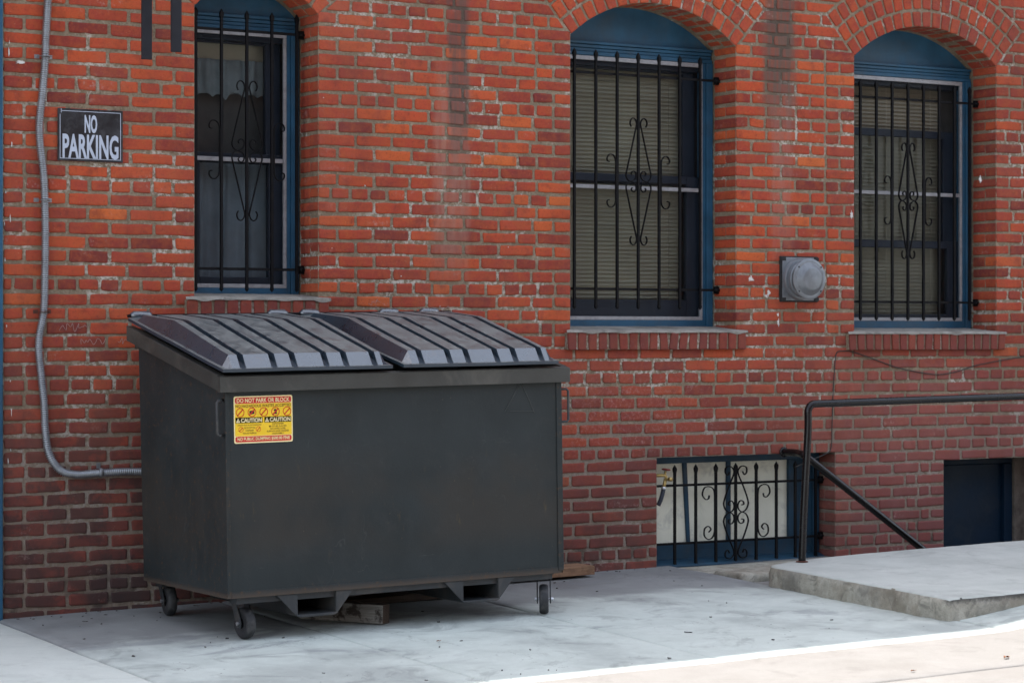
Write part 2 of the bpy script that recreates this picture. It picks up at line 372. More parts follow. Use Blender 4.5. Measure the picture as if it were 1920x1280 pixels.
M['rim'] = paint('rim_paint', (.040, .041, .036), .5, .2, 6, .15, dirt=(.10, .095, .08), dirt_amt=.5, dirt_scale=4)
M['pocket'] = paint('pocket_steel', (.026, .030, .033), .5, .25, 6, .2, dirt=(.09, .075, .06), dirt_amt=.4, dirt_scale=6)
def lid_plastic(name, dusty):
    t = NT(name); P = t.pos()
    a = t.noise(5, 5, .65, dist=.5); b = t.noise(13, 6, .7, dist=1.); sc = t.noise(22, 4, .75, stretch=(1, .35, 1), dist=.8); f = t.noise(140, 2)
    col = t.ramp(a, [(.3, (.011, .022, .034)), (.7, (.021, .038, .054))])
    if dusty:
        nz = t.sep(t.n('ShaderNodeNewGeometry').outputs['Normal'])[2]
        dust = t.math('MULTIPLY', t.mrange(nz, .88, .965), t.mrange(b, .30, .62, .45, .95))          # dust settled on the nearly level tops
        col = t.mix(dust, col, t.ramp(a, [(.3, (.076, .091, .086)), (.7, (.128, .147, .138))]))
        col = t.mix(t.mrange(sc, .56, .66, 0, .8), col, (.030, .031, .035))
    t.bump(t.math('ADD', b, t.math('MULTIPLY', f, .5)), .25, .006)
    t.b.inputs['IOR'].default_value = 1.92
    return t.done(col, t.math('ADD', t.mrange(b, .3, .7, .24, .42), t.math('MULTIPLY', dust, .28)) if dusty else .45, 0., .8 if dusty else .3)
M['lid'] = lid_plastic('lid_plastic', True); M['lidgroove'] = lid_plastic('lid_groove_plastic', False)
def screen_mat():
    t = NT('insect_screen'); tr = t.n('ShaderNodeBsdfTransparent'); tr.inputs[0].default_value = (1, 1, 1, 1)
    mx = t.n('ShaderNodeMixShader'); mx.inputs[0].default_value = .20
    t.done((.012, .012, .013), .8, 0., .2)
    t.l(tr.outputs[0], mx.inputs[1]); t.l(t.b.outputs[0], mx.inputs[2]); t.l(mx.outputs[0], t.out.inputs[0]); return t.m
M['screen'] = screen_mat()
def glass_mat():
    t = NT('window_glass'); tr = t.n('ShaderNodeBsdfTransparent'); tr.inputs[0].default_value = (.86, .9, .9, 1)
    gl = t.n('ShaderNodeBsdfGlossy'); gl.inputs['Roughness'].default_value = .05
    fr = t.n('ShaderNodeFresnel'); fr.inputs[0].default_value = 1.3
    mx = t.n('ShaderNodeMixShader'); t.l(fr.outputs[0], mx.inputs[0]); t.l(tr.outputs[0], mx.inputs[1]); t.l(gl.outputs[0], mx.inputs[2]); t.l(mx.outputs[0], t.out.inputs[0]); return t.m
M['glass'] = glass_mat()
def far_brick():
    t = NT('upper_brick'); q = t.n('ShaderNodeTexBrick'); P = t.pos(True)
    mp = t.n('ShaderNodeMapping'); mp.inputs['Rotation'].default_value = (PI/2, 0, 0); t.l(P, mp.inputs[0]); t.l(mp.outputs[0], q.inputs['Vector'])
    q.inputs['Scale'].default_value = 1; q.inputs['Brick Width'].default_value = .22; q.inputs['Row Height'].default_value = .0702; q.inputs['Mortar Size'].default_value = .006
    q.inputs['Color1'].default_value = (.36, .065, .027, 1); q.inputs['Color2'].default_value = (.22, .04, .025, 1); q.inputs['Mortar'].default_value = (.26, .2, .14, 1)
    return t.done(q.outputs[0], .9, 0., .2)
M['upper'] = far_brick()
M['farbrick'] = paint('dark_brick', (.13, .06, .045), .9, .3, 2)
M['roof'] = paint('roof_felt', (.10, .095, .09), .9)

# ------------------------------------------------------------------ BUILDING
RH = .0702; ROW0 = 1.107
SPR = 3.010
OPEN = [dict(x0=-1.876, x1=-1.179, z0=1.56, rise=.155, zb=1.51), dict(x0=.380, x1=1.516, z0=1.40, rise=.212, zb=1.36), dict(x0=2.393, x1=3.522, z0=1.40, rise=.212, zb=1.36)]
for o in OPEN:
    h = (o['x1']-o['x0'])/2; o['cx'] = (o['x0']+o['x1'])/2; o['R'] = (h*h+o['rise']**2)/(2*o['rise']); o['cz'] = SPR+o['rise']-o['R']
    o['th'] = math.asin(h/o['R']); o['Ro'] = o['R']+.318
BW = dict(x0=.961, x1=2.247, z0=.02, z1=.657)
BD = dict(x0=3.095, x1=4.02, z0=-1.2, z1=.587)
XL, XR = -2.885, 5.2
ZT = 3.55
DEPTH = .225
build = thing('brick_building', 'old red brick building with blue arched windows behind the dumpster', 'building', (0, 0, 0))

BR = MB(); BR.col = []
def brick(mb, q, d=.1, yf=0., tint=None, rnd=.006, wave=0., zc_=0.):
    """one worn brick: q = bottom-left, bottom-right, top-right, top-left in (x,z); front at yf, back at yf+d"""
    (ax, az), (bx, bz), (cx, cz), (dx, dz) = q
    L = max(math.hypot(bx-ax, bz-az), .01); H = max(math.hypot(dx-ax, dz-az), .01)
    e = min(.004, L*.2); k = max(1, int(L/.04)); m1 = min(.013, L*.3); ss = [0, e/L, m1/L]+[m1/L+(1-2*m1/L)*i/k for i in range(1, k)]+[1-m1/L, 1-e/L, 1]
    e2 = min(.004, H*.2); k2 = max(1, int(H/.045)); m2 = min(.013, H*.3); tt = [0, e2/H, m2/H]+[m2/H+(1-2*m2/H)*i/k2 for i in range(1, k2)]+[1-m2/H, 1-e2/H, 1]
    nu, nv = len(ss), len(tt); sd = random.uniform(0, 999)
    rcs = [min(.45*L, .45*H, abs(random.gauss(.009, .006))+.003) for _ in range(4)]
    q_ = random.gauss(0, .0011); az += q_; bz -= q_; cz -= q_; dz += q_
    rec = max(-.0022, min(.0008, random.gauss(-.0006, .0009))); tx = random.gauss(0, .0006); tz = random.gauss(0, .0005)
    vs = []; c = tint or (random.random(), random.random(), random.random(), 1)
    for j, t in enumerate(tt):
        for i, s in enumerate(ss):
            x = (ax*(1-s)+bx*s)*(1-t)+(dx*(1-s)+cx*s)*t; z = (az*(1-s)+bz*s)*(1-t)+(dz*(1-s)+cz*s)*t
            bs = i in (0, nu-1); bt = j in (0, nv-1)
            du, dv = min(s, 1-s)*L, min(t, 1-t)*H; rc = rcs[(1 if s > .5 else 0)+(2 if t > .5 else 0)]
            if du < rc and dv < rc:          # rounded corner
                ql_ = math.hypot(rc-du, rc-dv)
                if ql_ > rc:
                    fu, fv = rc-(rc-du)*rc/ql_-du, rc-(rc-dv)*rc/ql_-dv
                    s2 = s+(fu/L if s < .5 else -fu/L); t2 = t+(fv/H if t < .5 else -fv/H)
                    x = (ax*(1-s2)+bx*s2)*(1-t2)+(dx*(1-s2)+cx*s2)*t2; z = (az*(1-s2)+bz*s2)*(1-t2)+(dz*(1-s2)+cz*s2)*t2
            n = noise.noise(Vector((x*24+sd, z*24, sd))); n2 = noise.noise(Vector((x*60, sd, z*60)))
            y = yf+rec+tx*(s-.5)*2+tz*(t-.5)*2+n*.0013+n2*.0006
            if bs or bt:
                y = yf+.0030+abs(n)*.0008
                inn = .0003+max(0, n+.1)*.0085+max(0, n2)*.006
                mx, mz = (ax+bx+cx+dx)/4, (az+bz+cz+dz)/4
                if bs: x += math.copysign(inn, mx-x)
                if bt: z += math.copysign(inn, mz-z)
            if wave: z += wave*noise.noise(Vector((x*1.1, zc_*7, 3.)))+wave*.5*noise.noise(Vector((x*4., zc_*7, 8.)))
            vs.append((x, y, z))
    fs = [(j*nu+i, j*nu+i+1, (j+1)*nu+i+1, (j+1)*nu+i) for j in range(nv-1) for i in range(nu-1)]
    ring = [i for i in range(nu)]+[j*nu+nu-1 for j in range(1, nv)]+[(nv-1)*nu+i for i in range(nu-2, -1, -1)]+[j*nu for j in range(nv-2, 0, -1)]
    base = len(vs); m = len(ring)
    for r in ring: vs.append((vs[r][0], yf+d, vs[r][2]))
    for a in range(m): fs.append((ring[a], base+a, base+(a+1) % m, ring[(a+1) % m]))
    mb.add(vs, fs, True); mb.col += [c]*len(vs)
J = .0132
def clipx(z):
    """blocked x-intervals at height z -> list of (x0,x1)"""
    out = []
    for o in OPEN:
        if o['zb'] < z <= SPR: out.append((o['x0'], o['x1'], 'j'))
        elif z > SPR:
            top = o['cz']+o['Ro']
            if z < top:
                ez = o['cz']+o['Ro']*math.cos(o['th'])
                w = (z-o['cz'])*math.tan(o['th']) if z < ez else math.sqrt(max(0, o['Ro']**2-(z-o['cz'])**2))
                out.append((o['cx']-w, o['cx']+w, 'a'))
    if BW['z0']-.03 < z < BW['z1']: out.append((BW['x0'], BW['x1'], 'j'))
    if z < BD['z1']: out.append((BD['x0'], BD['x1'], 'j'))
    return out
heads = {35, 28, 21, 14, 7, 0, -6, -14}
def tone(row, x, z):
    r = random.gauss(.47, .23)
    if row in heads: r -= .05
    if z < 1.2: r -= .10*(1.2-z)/.8
    if x > 2.1: r -= .16*min(1, (x-2.1)/.5)
    if x < -.9 and z < 1.9: r -= .06
    if x < -1.9 and z < 1.0: r -= .05
    return (min(1, max(0, r)), random.random(), random.random(), 1)
row = -33
while True:
    zc = ROW0+RH*row; zb, zt = zc-RH/2, zc+RH/2
    if zc > ZT: break
    if zb < gz(0, 0)-.12: xl = 1.7
    else: xl = XL
    blk = sorted([(a, b, k) for a, b, k in clipx(zc)])
    bt = {}; 
    iv = []; cur = xl
    for a, b, k in blk:
        if b < xl: continue
        if a > cur: iv.append((cur, a, cur != xl, k))
        cur = max(cur, b)
    if cur < XR: iv.append((cur, XR, cur != xl, None))
    ph = (row*7919) % 3
    for (a, b, lj, rk) in iv:
        head = row in heads
        pitch = .111 if head else .2185
        # slanted ends where a row meets an arch
        def edge(x, z):
            best = None
            for p, q, k in clipx(z):
                if k != 'a': continue
                for e in (p, q):
                    if abs(e-x) < .16 and (best is None or abs(e-x) < abs(best-x)): best = e
            return best if best is not None else x
        aj = any(k == 'j' and abs(q-a) < .002 for p, q, k in blk); bj = any(k == 'j' and abs(p-b) < .002 for p, q, k in blk)
        pts = [a]
        start = a if aj or a == xl else a
        first = (.105 if row % 2 else .213) if (aj or a == xl) else None
        g0 = (pitch*.5 if (row % 2) else 0)+ (random.uniform(-.01, .01))
        x = a
        if first and not head: x += first+J/2; pts.append(x)
        else:
            k = math.floor((a-g0-XL)/pitch)+1; nx = XL+g0+k*pitch
            if nx-a < .05: nx += pitch
            x = nx; pts.append(min(x, b))
        lastw = (.105 if row % 2 == 0 else .213) if bj and not head else None
        lim = b-(lastw+J/2 if lastw else 0)
        while x < lim-1e-4:
            nx = x+pitch+random.gauss(0, .0035)
            if nx > lim-.055: nx = lim
            pts.append(nx); x = nx
        if lastw and lim > pts[0]+.03:
            if pts[-1] > lim: pts[-1] = lim
            pts.append(b)
        else: pts[-1] = b
        pts = [p for i, p in enumerate(pts) if i == 0 or p > pts[i-1]+.02]
        pts[-1] = b
        for i in range(len(pts)-1):
            p, q = pts[i], pts[i+1]
            z0, z1 = zb+J/2+random.gauss(0, .0016), zt-J/2+random.gauss(0, .0016)
            le, re = (i == 0), (i == len(pts)-2)
            pl = p+(J/2 if not (le and aj) else 0); pr = q-(J/2 if not (re and bj) else 0)
            ql = [pl, pr, pr, pl]
            if le and not aj and a != xl: ql[0] = edge(p, z0)+J*.7; ql[3] = edge(p, z1)+J*.7
            if re and not bj and rk == 'a': ql[1] = edge(q, z0)-J*.7; ql[2] = edge(q, z1)-J*.7
            if ql[1]-ql[0] < .012 and ql[2]-ql[3] < .012: continue
            if ql[1]-ql[0] < .006: ql[1] = ql[0]+.006
            if ql[2]-ql[3] < .006: ql[2] = ql[3]+.006
            dz = .0
            tn = tone(row, (p+q)/2, zc)
            ed = (le and aj) or (re and bj)
            longr = (row % 2 == 0) if (le and aj) else (row % 2 == 1)
            d = .1
            if ed: d = .100 if longr else DEPTH-.012
            brick(BR, [(ql[0], z0), (ql[1], z0), (ql[2], z1), (ql[3], z1)], d, 0., tn, wave=.0045, zc_=zc)
            if ed and longr:
                x0, x1 = (pl, min(pl+.1, pr)) if (le and aj) else (max(pl, pr-.1), pr)
                brick(BR, [(x0, z0), (x1, z0), (x1, z1), (x0, z1)], .1, .1125, tone(row, p, zc), wave=.0045, zc_=zc)
    row += 1
# arches: three rowlock rings, two bricks deep
for o in OPEN:
    for ring in range(3):
        r0 = o['R']+ring*.106+.002; r1 = r0+.0935
        n = int(2*o['th']*r0/.0712)
        for k in range(n):
            if random.random() < 0: continue
            t0 = -o['th']+2*o['th']*k/n; t1 = -o['th']+2*o['th']*(k+1)/n
            g = .0055
            def pp(r, t, s): 
                tt = t+s*g/r; return (o['cx']+r*math.sin(tt), o['cz']+r*math.cos(tt))
            q = [pp(r0, t0, 1), pp(r0, t1, -1), pp(r1, t1, -1), pp(r1, t0, 1)]
            tn = (min(1, max(0, random.gauss(.56 if o['cx'] < 2 else .42, .13))), random.random(), random.random(), 1)
            brick(BR, q, .100, -.002, tn)
            if ring == 0: brick(BR, q, .1, .1125, tn)
brick_wall = BR.build('brick_facing', M['brick'], build)
wn = brick_wall.modifiers.new('even normals', 'WEIGHTED_NORMAL'); wn.mode = 'FACE_AREA'; wn.weight = 80; wn.keep_sharp = False

# mortar bed with the openings left out
MO = MB()
def holes(x, side):
    """z-intervals that are open at x"""
    h = []
    xe = x+side*1e-6
    for o in OPEN:
        if o['x0'] < xe < o['x1']: h.append((o['zb']-.02, o['cz']+math.sqrt(max(0, o['R']**2-(x-o['cx'])**2))+.004))
    if BW['x0'] < xe < BW['x1']: h.append((BW['z0'], BW['z1']))
    if BD['x0'] < xe < BD['x1']: h.append((BD['z0'], BD['z1']))
    return sorted(h)
xs = set([XL, XR, 1.7])
for o in OPEN+[BW, BD]: xs |= {o['x0'], o['x1']}
x = XL
while x < XR: xs.add(round(x, 4)); x += .03
xs = sorted(v for v in xs if XL <= v <= XR)
YM = .0039
for i in range(len(xs)-1):
    a, b = xs[i], xs[i+1]
    bot = -1.2 if a >= 1.7-1e-6 else -.15
    ha, hb = holes(a, 1), holes(b, -1)
    za = [bot]+[v for h in ha for v in h]+[ZT+.05]; zb = [bot]+[v for h in hb for v in h]+[ZT+.05]
    if za[0] == -1.2 and len(ha) and ha[0][0] <= -1.2: za = za[2:]; zb = zb[2:]
    for k in range(0, len(za), 2):
        MO.add([(a, YM, za[k]), (b, YM, zb[k]), (b, YM, zb[k+1]), (a, YM, za[k+1])], [(0, 1, 2, 3)])
for o in OPEN:
    zl = o['zb']-.02; e = .009
    MO.add([(o['x0']-e, YM, zl), (o['x0']-e, DEPTH+.1, zl), (o['x0']-e, DEPTH+.1, SPR+.01), (o['x0']-e, YM, SPR+.01)], [(0, 1, 2, 3)])
    MO.add([(o['x1']+e, YM, zl), (o['x1']+e, DEPTH+.1, zl), (o['x1']+e, DEPTH+.1, SPR+.01), (o['x1']+e, YM, SPR+.01)], [(0, 1, 2, 3)])
    n = 40
    for k in range(n):
        t0 = -o['th']+2*o['th']*k/n; t1 = t0+2*o['th']/n; r = o['R']+.006
        p = lambda t: (o['cx']+r*math.sin(t), o['cz']+r*math.cos(t))
        MO.add([(p(t0)[0], YM, p(t0)[1]), (p(t1)[0], YM, p(t1)[1]), (p(t1)[0], DEPTH+.1, p(t1)[1]), (p(t0)[0], DEPTH+.1, p(t0)[1])], [(0, 1, 2, 3)])
for o in (BW, BD):
    for xx in (o['x0']-.009, o['x1']+.009):
        MO.add([(xx, YM, o['z0']), (xx, .34, o['z0']), (xx, .34, o['z1']), (xx, YM, o['z1'])], [(0, 1, 2, 3)])
    MO.add([(o['x0'], YM, o['z1']), (o['x1'], YM, o['z1']), (o['x1'], .34, o['z1']), (o['x0'], .34, o['z1'])], [(0, 1, 2, 3)])
MO.build('mortar', M['mortar'], build, fix=False)
# upper storey, side pieces, body of the building
U = MB()
U.box(-9, 14, .004, .45, ZT+.05, 6.9)
U.box(-9, -3.4, .004, .45, -.6, ZT+.046); U.box(XR+.002, 14, .004, .45, -.6, ZT+.046)
U.build('upper_wall', M['upper'], build)
mb = MB(); mb.box(-9, 14, .46, 8, -1.3, 6.4); mb.build('building_core', M['roof'], build)
mb = MB(); mb.prism([(-.24, 6.9), (-.24, 7.02), (.5, 7.02), (.5, 6.9)], -9.1, 14.1, 'x'); mb.prism([(-.14, 6.72), (-.14, 6.897), (.0, 6.897), (.0, 6.72)], -9.05, 14.05, 'x')
mb.build('cornice', M['blue'], build, .01)
# blue painted door case at the left edge
mb = MB(); mb.box(-3.06, -2.889, -.028, .2, -.1, ZT+.04); mb.box(-3.10, -3.062, -.01, .2, -.1, ZT+.04); mb.build('door_case', M['blue'], build, .006)
mb = MB(); mb.box(-3.4, -3.102, .05, .2, -.1, ZT+.04); mb.build('door_leaf', M['navy'], build)

# ---- windows
FY = .232
def window(o, dark, style):
    x0, x1, zb = o['x0'], o['x1'], o['z0']-.01
    w = MB()
    sw = .066
    # arched head panel
    n = 28; poly = [(o['cx']+(o['R']+.01)*math.sin(-o['th']+2*o['th']*k/n), o['cz']+(o['R']+.01)*math.cos(-o['th']+2*o['th']*k/n)) for k in range(n+1)]
    w.prism([(x0, 3.012)]+[(max(x0, min(x1, a)), max(3.013, b)) for a, b in poly]+[(x1, 3.012)], FY+.03, FY+.07)
    # moulded transom
    for za, zc_, y in ((3.002, 3.018, -.004), (2.982, 3.0, .006), (2.962, 2.980, .012), (2.938, 2.960, .0)):
        w.box(x0, x1, FY+y, FY+.06, za, zc_)
    # stiles with stepped moulding, bottom rail
    for s in (0, 1):
        a = (x0, x0+sw) if s == 0 else (x1-sw, x1)
        inner = (x0+sw-.022, x0+sw) if s == 0 else (x1-sw, x1-sw+.022)
        outer = (x0, x0+sw-.0225) if s == 0 else (x1-sw+.0225, x1)
        w.box(outer[0], outer[1], FY-.006, FY+.06, zb, 2.9375)
        w.box(inner[0], inner[1], FY+.006, FY+.06, zb, 2.9375)
    w.box(x0+sw, x1-sw, FY+.002, FY+.06, zb, zb+.046)
    win = w.build('window', M['blue'], build, .003)
    win['label'] = style['label']
    xa, xb = x0+sw+.001, x1-sw-.001; za, zt = zb+.047, 2.936
    s = MB(); aw = style.get('aw', .021)
    s.box(xa, xb, FY+.004, FY+.02, zt-aw-.003, zt); s.box(xa, xb, FY+.004, FY+.02, za, za+aw)
    s.box(xa, xa+aw-.003, FY+.004, FY+.02, za+aw, zt-aw-.003); s.box(xb-aw+.003, xb, FY+.004, FY+.02, za+aw, zt-aw-.003)
    mz = style['mid']; s.box(xa+aw, xb-aw, FY+.006, FY+.02, mz-.011, mz+.011)
    s.build('screen_frame', M['alu'], win, .002)
    s = MB(); s.add([(xa, FY+.014, za), (xb, FY+.014, za), (xb, FY+.014, zt), (xa, FY+.014, zt)], [(0, 1, 2, 3)]); s.build('insect_screen', M['screen'], win, fix=False)
    # sashes
    s = MB(); y = FY+.045
    for si, (z0, z1, yy) in enumerate(style['sashes']):
        yy += y
        st = .085
        s.box(xa, xa+st, yy, yy+.035, z0, z1); s.box(xb-st, xb, yy, yy+.035, z0, z1)
        s.box(xa+st, xb-st, yy, yy+.035, z0, z0+(style.get('br', .055) if si == 0 else .035)); s.box(xa+st, xb-st, yy, yy+.035, z1-.045, z1)
    s.box(xa, xb, y-.004, y+.1, zt-.05, zt+.03)
    s.build('sash', M['navy'], win, .003)
    s = MB()
    for (z0, z1, yy) in style['sashes']:
        yy += y+.018; s.add([(xa+.08, yy, z0+.05), (xb-.08, yy, z0+.05), (xb-.08, yy, z1-.04), (xa+.08, yy, z1-.04)], [(0, 1, 2, 3)])
    s.build('pane', M['glass'], win, fix=False)
    return win, xa, xb, za, zt
M['dimblind'] = paint('shaded_blind_slats', (.42, .39, .30), .6, .12, 2.2, .05, dirt=(.32, .30, .23), dirt_amt=.5, dirt_scale=2)  # same blinds in a darker colour, their dimness painted in
def blind(win, xa, xb, za, zt, mat='blind'):
    s = MB(); z = za+.01; i = 0
    while z < zt:
        tilt = random.gauss(0, .0012); wob = [random.gauss(0, .0007) for _ in range(9)]
        vs = []; 
        for k in range(9):
            x = xa+.05+(xb-xa-.1)*k/8
            vs += [(x, FY+.150+tilt, z+wob[k]), (x, FY+.166, z+.013+wob[k]), (x, FY+.172, z+.0262+wob[k])]
        fs = []
        for k in range(8):
            for j in range(2): fs.append((k*3+j, k*3+3+j, k*3+4+j, k*3+1+j))
        s.add(vs, fs, True); z += .0236; i += 1
    s.build('blind', M[mat], win, fix=False)
    c = MB()
    for f in (.14, .5, .86):
        x = xa+(xb-xa)*f; c.tube([(x, FY+.147, za), (x, FY+.147, zt)], .0016, 5)
    c.build('blind_cord', M['blind'], win)
r = window(OPEN[0], 0, dict(label='narrow window with grey curtains behind dark glass above the dumpster', mid=2.265, sashes=[(1.60, 2.30, .0), (2.25, 2.92, .038)]))
win, xa, xb, za, zt = r
def drape(name, mat, xa, xb, z0, z1, y, folds, amp, parent, hem=0.):
    s = MB(); nx = 60; vs = []; nzz = 10
    for j in range(nzz+1):
        for i in range(nx+1):
            u = i/nx; t = j/nzz
            zz = z0+(z1-z0)*t
            if j == 0: zz += hem*noise.noise(Vector((u*9, 3.3, 1)))
            vs.append((xa+(xb-xa)*u, y+amp*math.sin(u*folds*2*PI+1.3*noise.noise(Vector((u*5, t*1.5, 7))))+.6*amp*noise.noise(Vector((u*13, t*2, 2))), zz))
    s.add(vs, [(j*(nx+1)+i, j*(nx+1)+i+1, (j+1)*(nx+1)+i+1, (j+1)*(nx+1)+i) for j in range(nzz) for i in range(nx)], True)
    s.build(name, mat, parent, fix=False)
drape('curtain', M['curtain'], xa+.04, xb-.02, za-.02, 2.27, FY+.165, 4, .018, win)
drape('curtain', M['lace'], xa+.04, xb-.02, 2.60, 2.80, FY+.17, 6, .012, win, .06)
mb = MB(); mb.box(xa+.04, xb-.02, FY+.19, FY+.2, 2.80, 2.93); mb.build('valance', M['blind'], win)
r = window(OPEN[1], 0, dict(label='wide window with closed beige blinds to the right of the dumpster', mid=2.195, sashes=[(1.455, 2.275, .0), (2.22, 2.92, .038)], br=.10)); blind(*r)
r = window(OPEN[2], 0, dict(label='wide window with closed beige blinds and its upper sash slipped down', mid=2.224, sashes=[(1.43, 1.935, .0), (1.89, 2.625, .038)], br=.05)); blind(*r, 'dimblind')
# ---- sills: rowlock bricks with a mortar wash
def sill(x0, x1, zt, o, n):
    S = MB(); S.col = []
    w = (x1-x0)/n
    for k in range(n):
        a, b = x0+k*w+.0055, x0+(k+1)*w-.0055
        j = random.gauss(0, .002)
        brick(S, [(a+j, zt-.102), (b+j, zt-.102), (b-j, zt-.002), (a-j, zt-.002)], .09, -.030+random.gauss(0, .002), (min(1, max(0, random.gauss(.38, .16))), random.random(), random.random(), 1))
    so = S.build('sill_bricks', M['sillbrick'], build)
    wn = so.modifiers.new('even normals', 'WEIGHTED_NORMAL'); wn.mode = 'FACE_AREA'; wn.weight = 80; wn.keep_sharp = False
    m = MB(); m.box(x0+.004, x1-.004, -.0225, .05, zt-.098, zt-.004); m.build('sill_mortar', M['mortar'], so)
    m = MB(); nx = 60; vs = []; fs = []
    ys = [-.036, -.034, -.03, .0, .08, .16, .24]; zf = [-.004, .004, .009, .012, .018, .024, .030]
    for i in range(nx+1):
        x = x0-.004+(x1-x0+.008)*i/nx
        for k, (y, dz) in enumerate(zip(ys, zf)):
            nn = noise.noise(Vector((x*9, k, 5)))
            # behind the wall face the wash narrows to the opening
            xx = x if k < 3 else max(o['x0']-.004, min(o['x1']+.004, x))
            zz = zt+dz*(1.1 if k > 2 else 1)+nn*.0022
            if k == 0: zz = zt-.004-max(0, nn)*.016
            vs.append((xx, y+(nn*.006 if k < 2 else 0), zz))
    K = len(ys)
    for i in range(nx):
        for k in range(K-1): fs.append((i*K+k, (i+1)*K+k, (i+1)*K+k+1, i*K+k+1))
    m.add(vs, fs, True); m.build('sill_wash', M['wash'], so, angle=50)
    return so
sill(-1.935, -1.125, 1.535, OPEN[0], 11); sill(.338, 1.573, 1.369, OPEN[1], 18); sill(2.324, 3.575, 1.361, OPEN[2], 19)
# ---- basement window: cream boards between blue battens
w = MB(); y0 = .17
w.box(BW['x0'], BW['x1'], y0-.02, y0+.06, .612, .657); w.box(BW['x0'], BW['x1'], y0, y0+.06, .055, .150)
w.box(BW['x0'], BW['x0']+.035, y0, y0+.06, .151, .611); w.box(2.035, BW['x1'], y0, y0+.06, .151, .611); w.box(2.20, BW['x1'], y0-.02, y0-.001, .06, .611)
w.hexa([(1.300, y0+.01, .151), (1.322, y0+.01, .151), (1.322, y0+.05, .151), (1.300, y0+.05, .151), (1.270, y0+.01, .611), (1.298, y0+.01, .611), (1.298, y0+.05, .611), (1.270, y0+.05, .611)])
w.box(1.585, 1.613, y0+.01, y0+.05, .151, .611)
w.prism([(y0-.09, .02), (y0-.09, .032), (y0, .058), (y0+.05, .058), (y0+.05, .02)], BW['x0']+.001, BW['x1']-.001, 'x')
M['slate'] = paint('slate_blue_paint', (.017, .052, .088), .5, .25, 6, .2, spec=.25, dirt=(.05, .052, .055), dirt_amt=.5)
bwin = w.build('basement_window', M['slate'], build, .003); bwin['label'] = 'low basement window of cream boards in a blue frame'
m = MB(); m.box(BW['x0'], 2.04, y0+.025, y0+.04, .12, .63); m.build('board', M['board'], bwin)
# ---- basement door
d = MB(); dy = .235
d.box(BD['x0']+.10, BD['x1']-.215, dy+.03, dy+.07, -1.15, .535)
door = d.build('basement_door', M['doorblue'], build, .004); door['label'] = 'dark blue basement door below the pavement level'
m = MB(); m.box(BD['x0'], BD['x0']+.099, dy, dy+.07, -1.15, .536); m.box(BD['x1']-.214, BD['x1']-.145, dy, dy+.07, -1.15, .536); m.box(BD['x0'], BD['x1']-.145, dy, dy+.07, .537, BD['z1']); m.build('door_frame', M['doorblue'], door, .004)
m = MB(); m.box(BD['x1']-.143, BD['x1'], dy-.02, dy+.07, -1.15, BD['z1']); m.build('jamb_post', M['jambstone'], door, .004)
# white splashes on the bricks
m = MB()
def splat(px, py, s, n=9, el=1.):
    c = at(px, py)
    poly = []
    for k in range(n*2):
        a = PI*k/n; r = s*random.uniform(.35, 1.15)*(1 if k % 2 else .75); poly.append((c.x+r*math.cos(a), c.z+r*math.sin(a)*el))
    m = MB(); m.prism(poly, -.0035, .004); m.build('paint_splash', M['plaster'], build, fix=True)
splat(1408, 523, .022); splat(1441, 549, .020); splat(1437, 555, .012); splat(38, 117, .03, 9, .4); splat(1459, 605, .010, 7, 2.6); splat(1458, 590, .008, 6, 2); splat(1596, 403, .012, 6, 2.2); splat(1838, 336, .012, 6, 2)
for k in range(12): splat(random.uniform(8, 22), random.uniform(40, 900), random.uniform(.002, .005), 6, random.uniform(2, 9))
for k in range(14): splat(random.uniform(600, 1060), random.uniform(30, 560), random.uniform(.002, .005), 5, 1)
M['chalk'] = paint('faint_chalk', (.42, .27, .24), .9)
# scratched tags in chalk on the left bricks
m = MB()
def scribble(px, py, w, h, n, seed):
    rr = random.Random(seed); pts = []
    for k in range(n):
        p = at(px+w*k/n+rr.uniform(-2, 2), py+rr.uniform(-h, h)); pts.append((p.x, -.002, p.z))
    m = MB(); m.tube(smoothpath(pts, 4), .0012, 4); m.build('chalk_scribble', M['chalk'], build)
scribble(112, 614, 60, 8, 16, 1); scribble(150, 640, 52, 6, 15, 2); scribble(222, 640, 22, 7, 7, 3); scribble(690, 566, 24, 6, 8, 5); scribble(822, 575, 26, 5, 9, 6)

# ------------------------------------------------------------------ GRILLES
def bar_mesh(x, y, z0, z1, s=.0068, tip=.05, btip=.028):
    b = MB()
    def ring(z, a, c): return [(x-a, y-c, z), (x+a, y-c, z), (x+a, y+c, z), (x-a, y+c, z)]
    rings = [ring(z0, .001, .001), ring(z0+btip*.45, s*1.25, s*1.1), ring(z0+btip, s, s), ring(z1-tip, s, s), ring(z1-tip*.62, s*1.5, s*1.3), ring(z1-tip*.42, s*1.45, s*1.3), ring(z1, .001, .001)]
    vs = [v for r in rings for v in r]; fs = [(0, 3, 2, 1)]
    for i in range(len(rings)-1):
        for k in range(4): fs.append((i*4+k, i*4+(k+1) % 4, i*4+4+(k+1) % 4, i*4+4+k))
    n = len(rings)-1; fs.append((n*4, n*4+1, n*4+2, n*4+3)); b.add(vs, fs); return b
HEART = [(.050, .312), (.058, .330), (.052, .352), (.036, .361), (.020, .350), (.013, .325), (.085, .045), (.083, .022), (.064, .002), (.040, .004), (.020, .020), (.017, .043), (.028, .058), (.043, .056), (.050, .044), (.044, .036)]
CSC = [(.054, .108), (.068, .112), (.070, .130), (.056, .148), (.034, .148), (.018, .132), (.012, .110), (.012, 0), (.012, -.110), (.018, -.132), (.034, -.148), (.056, -.148), (.070, -.130), (.068, -.112), (.054, -.108)]
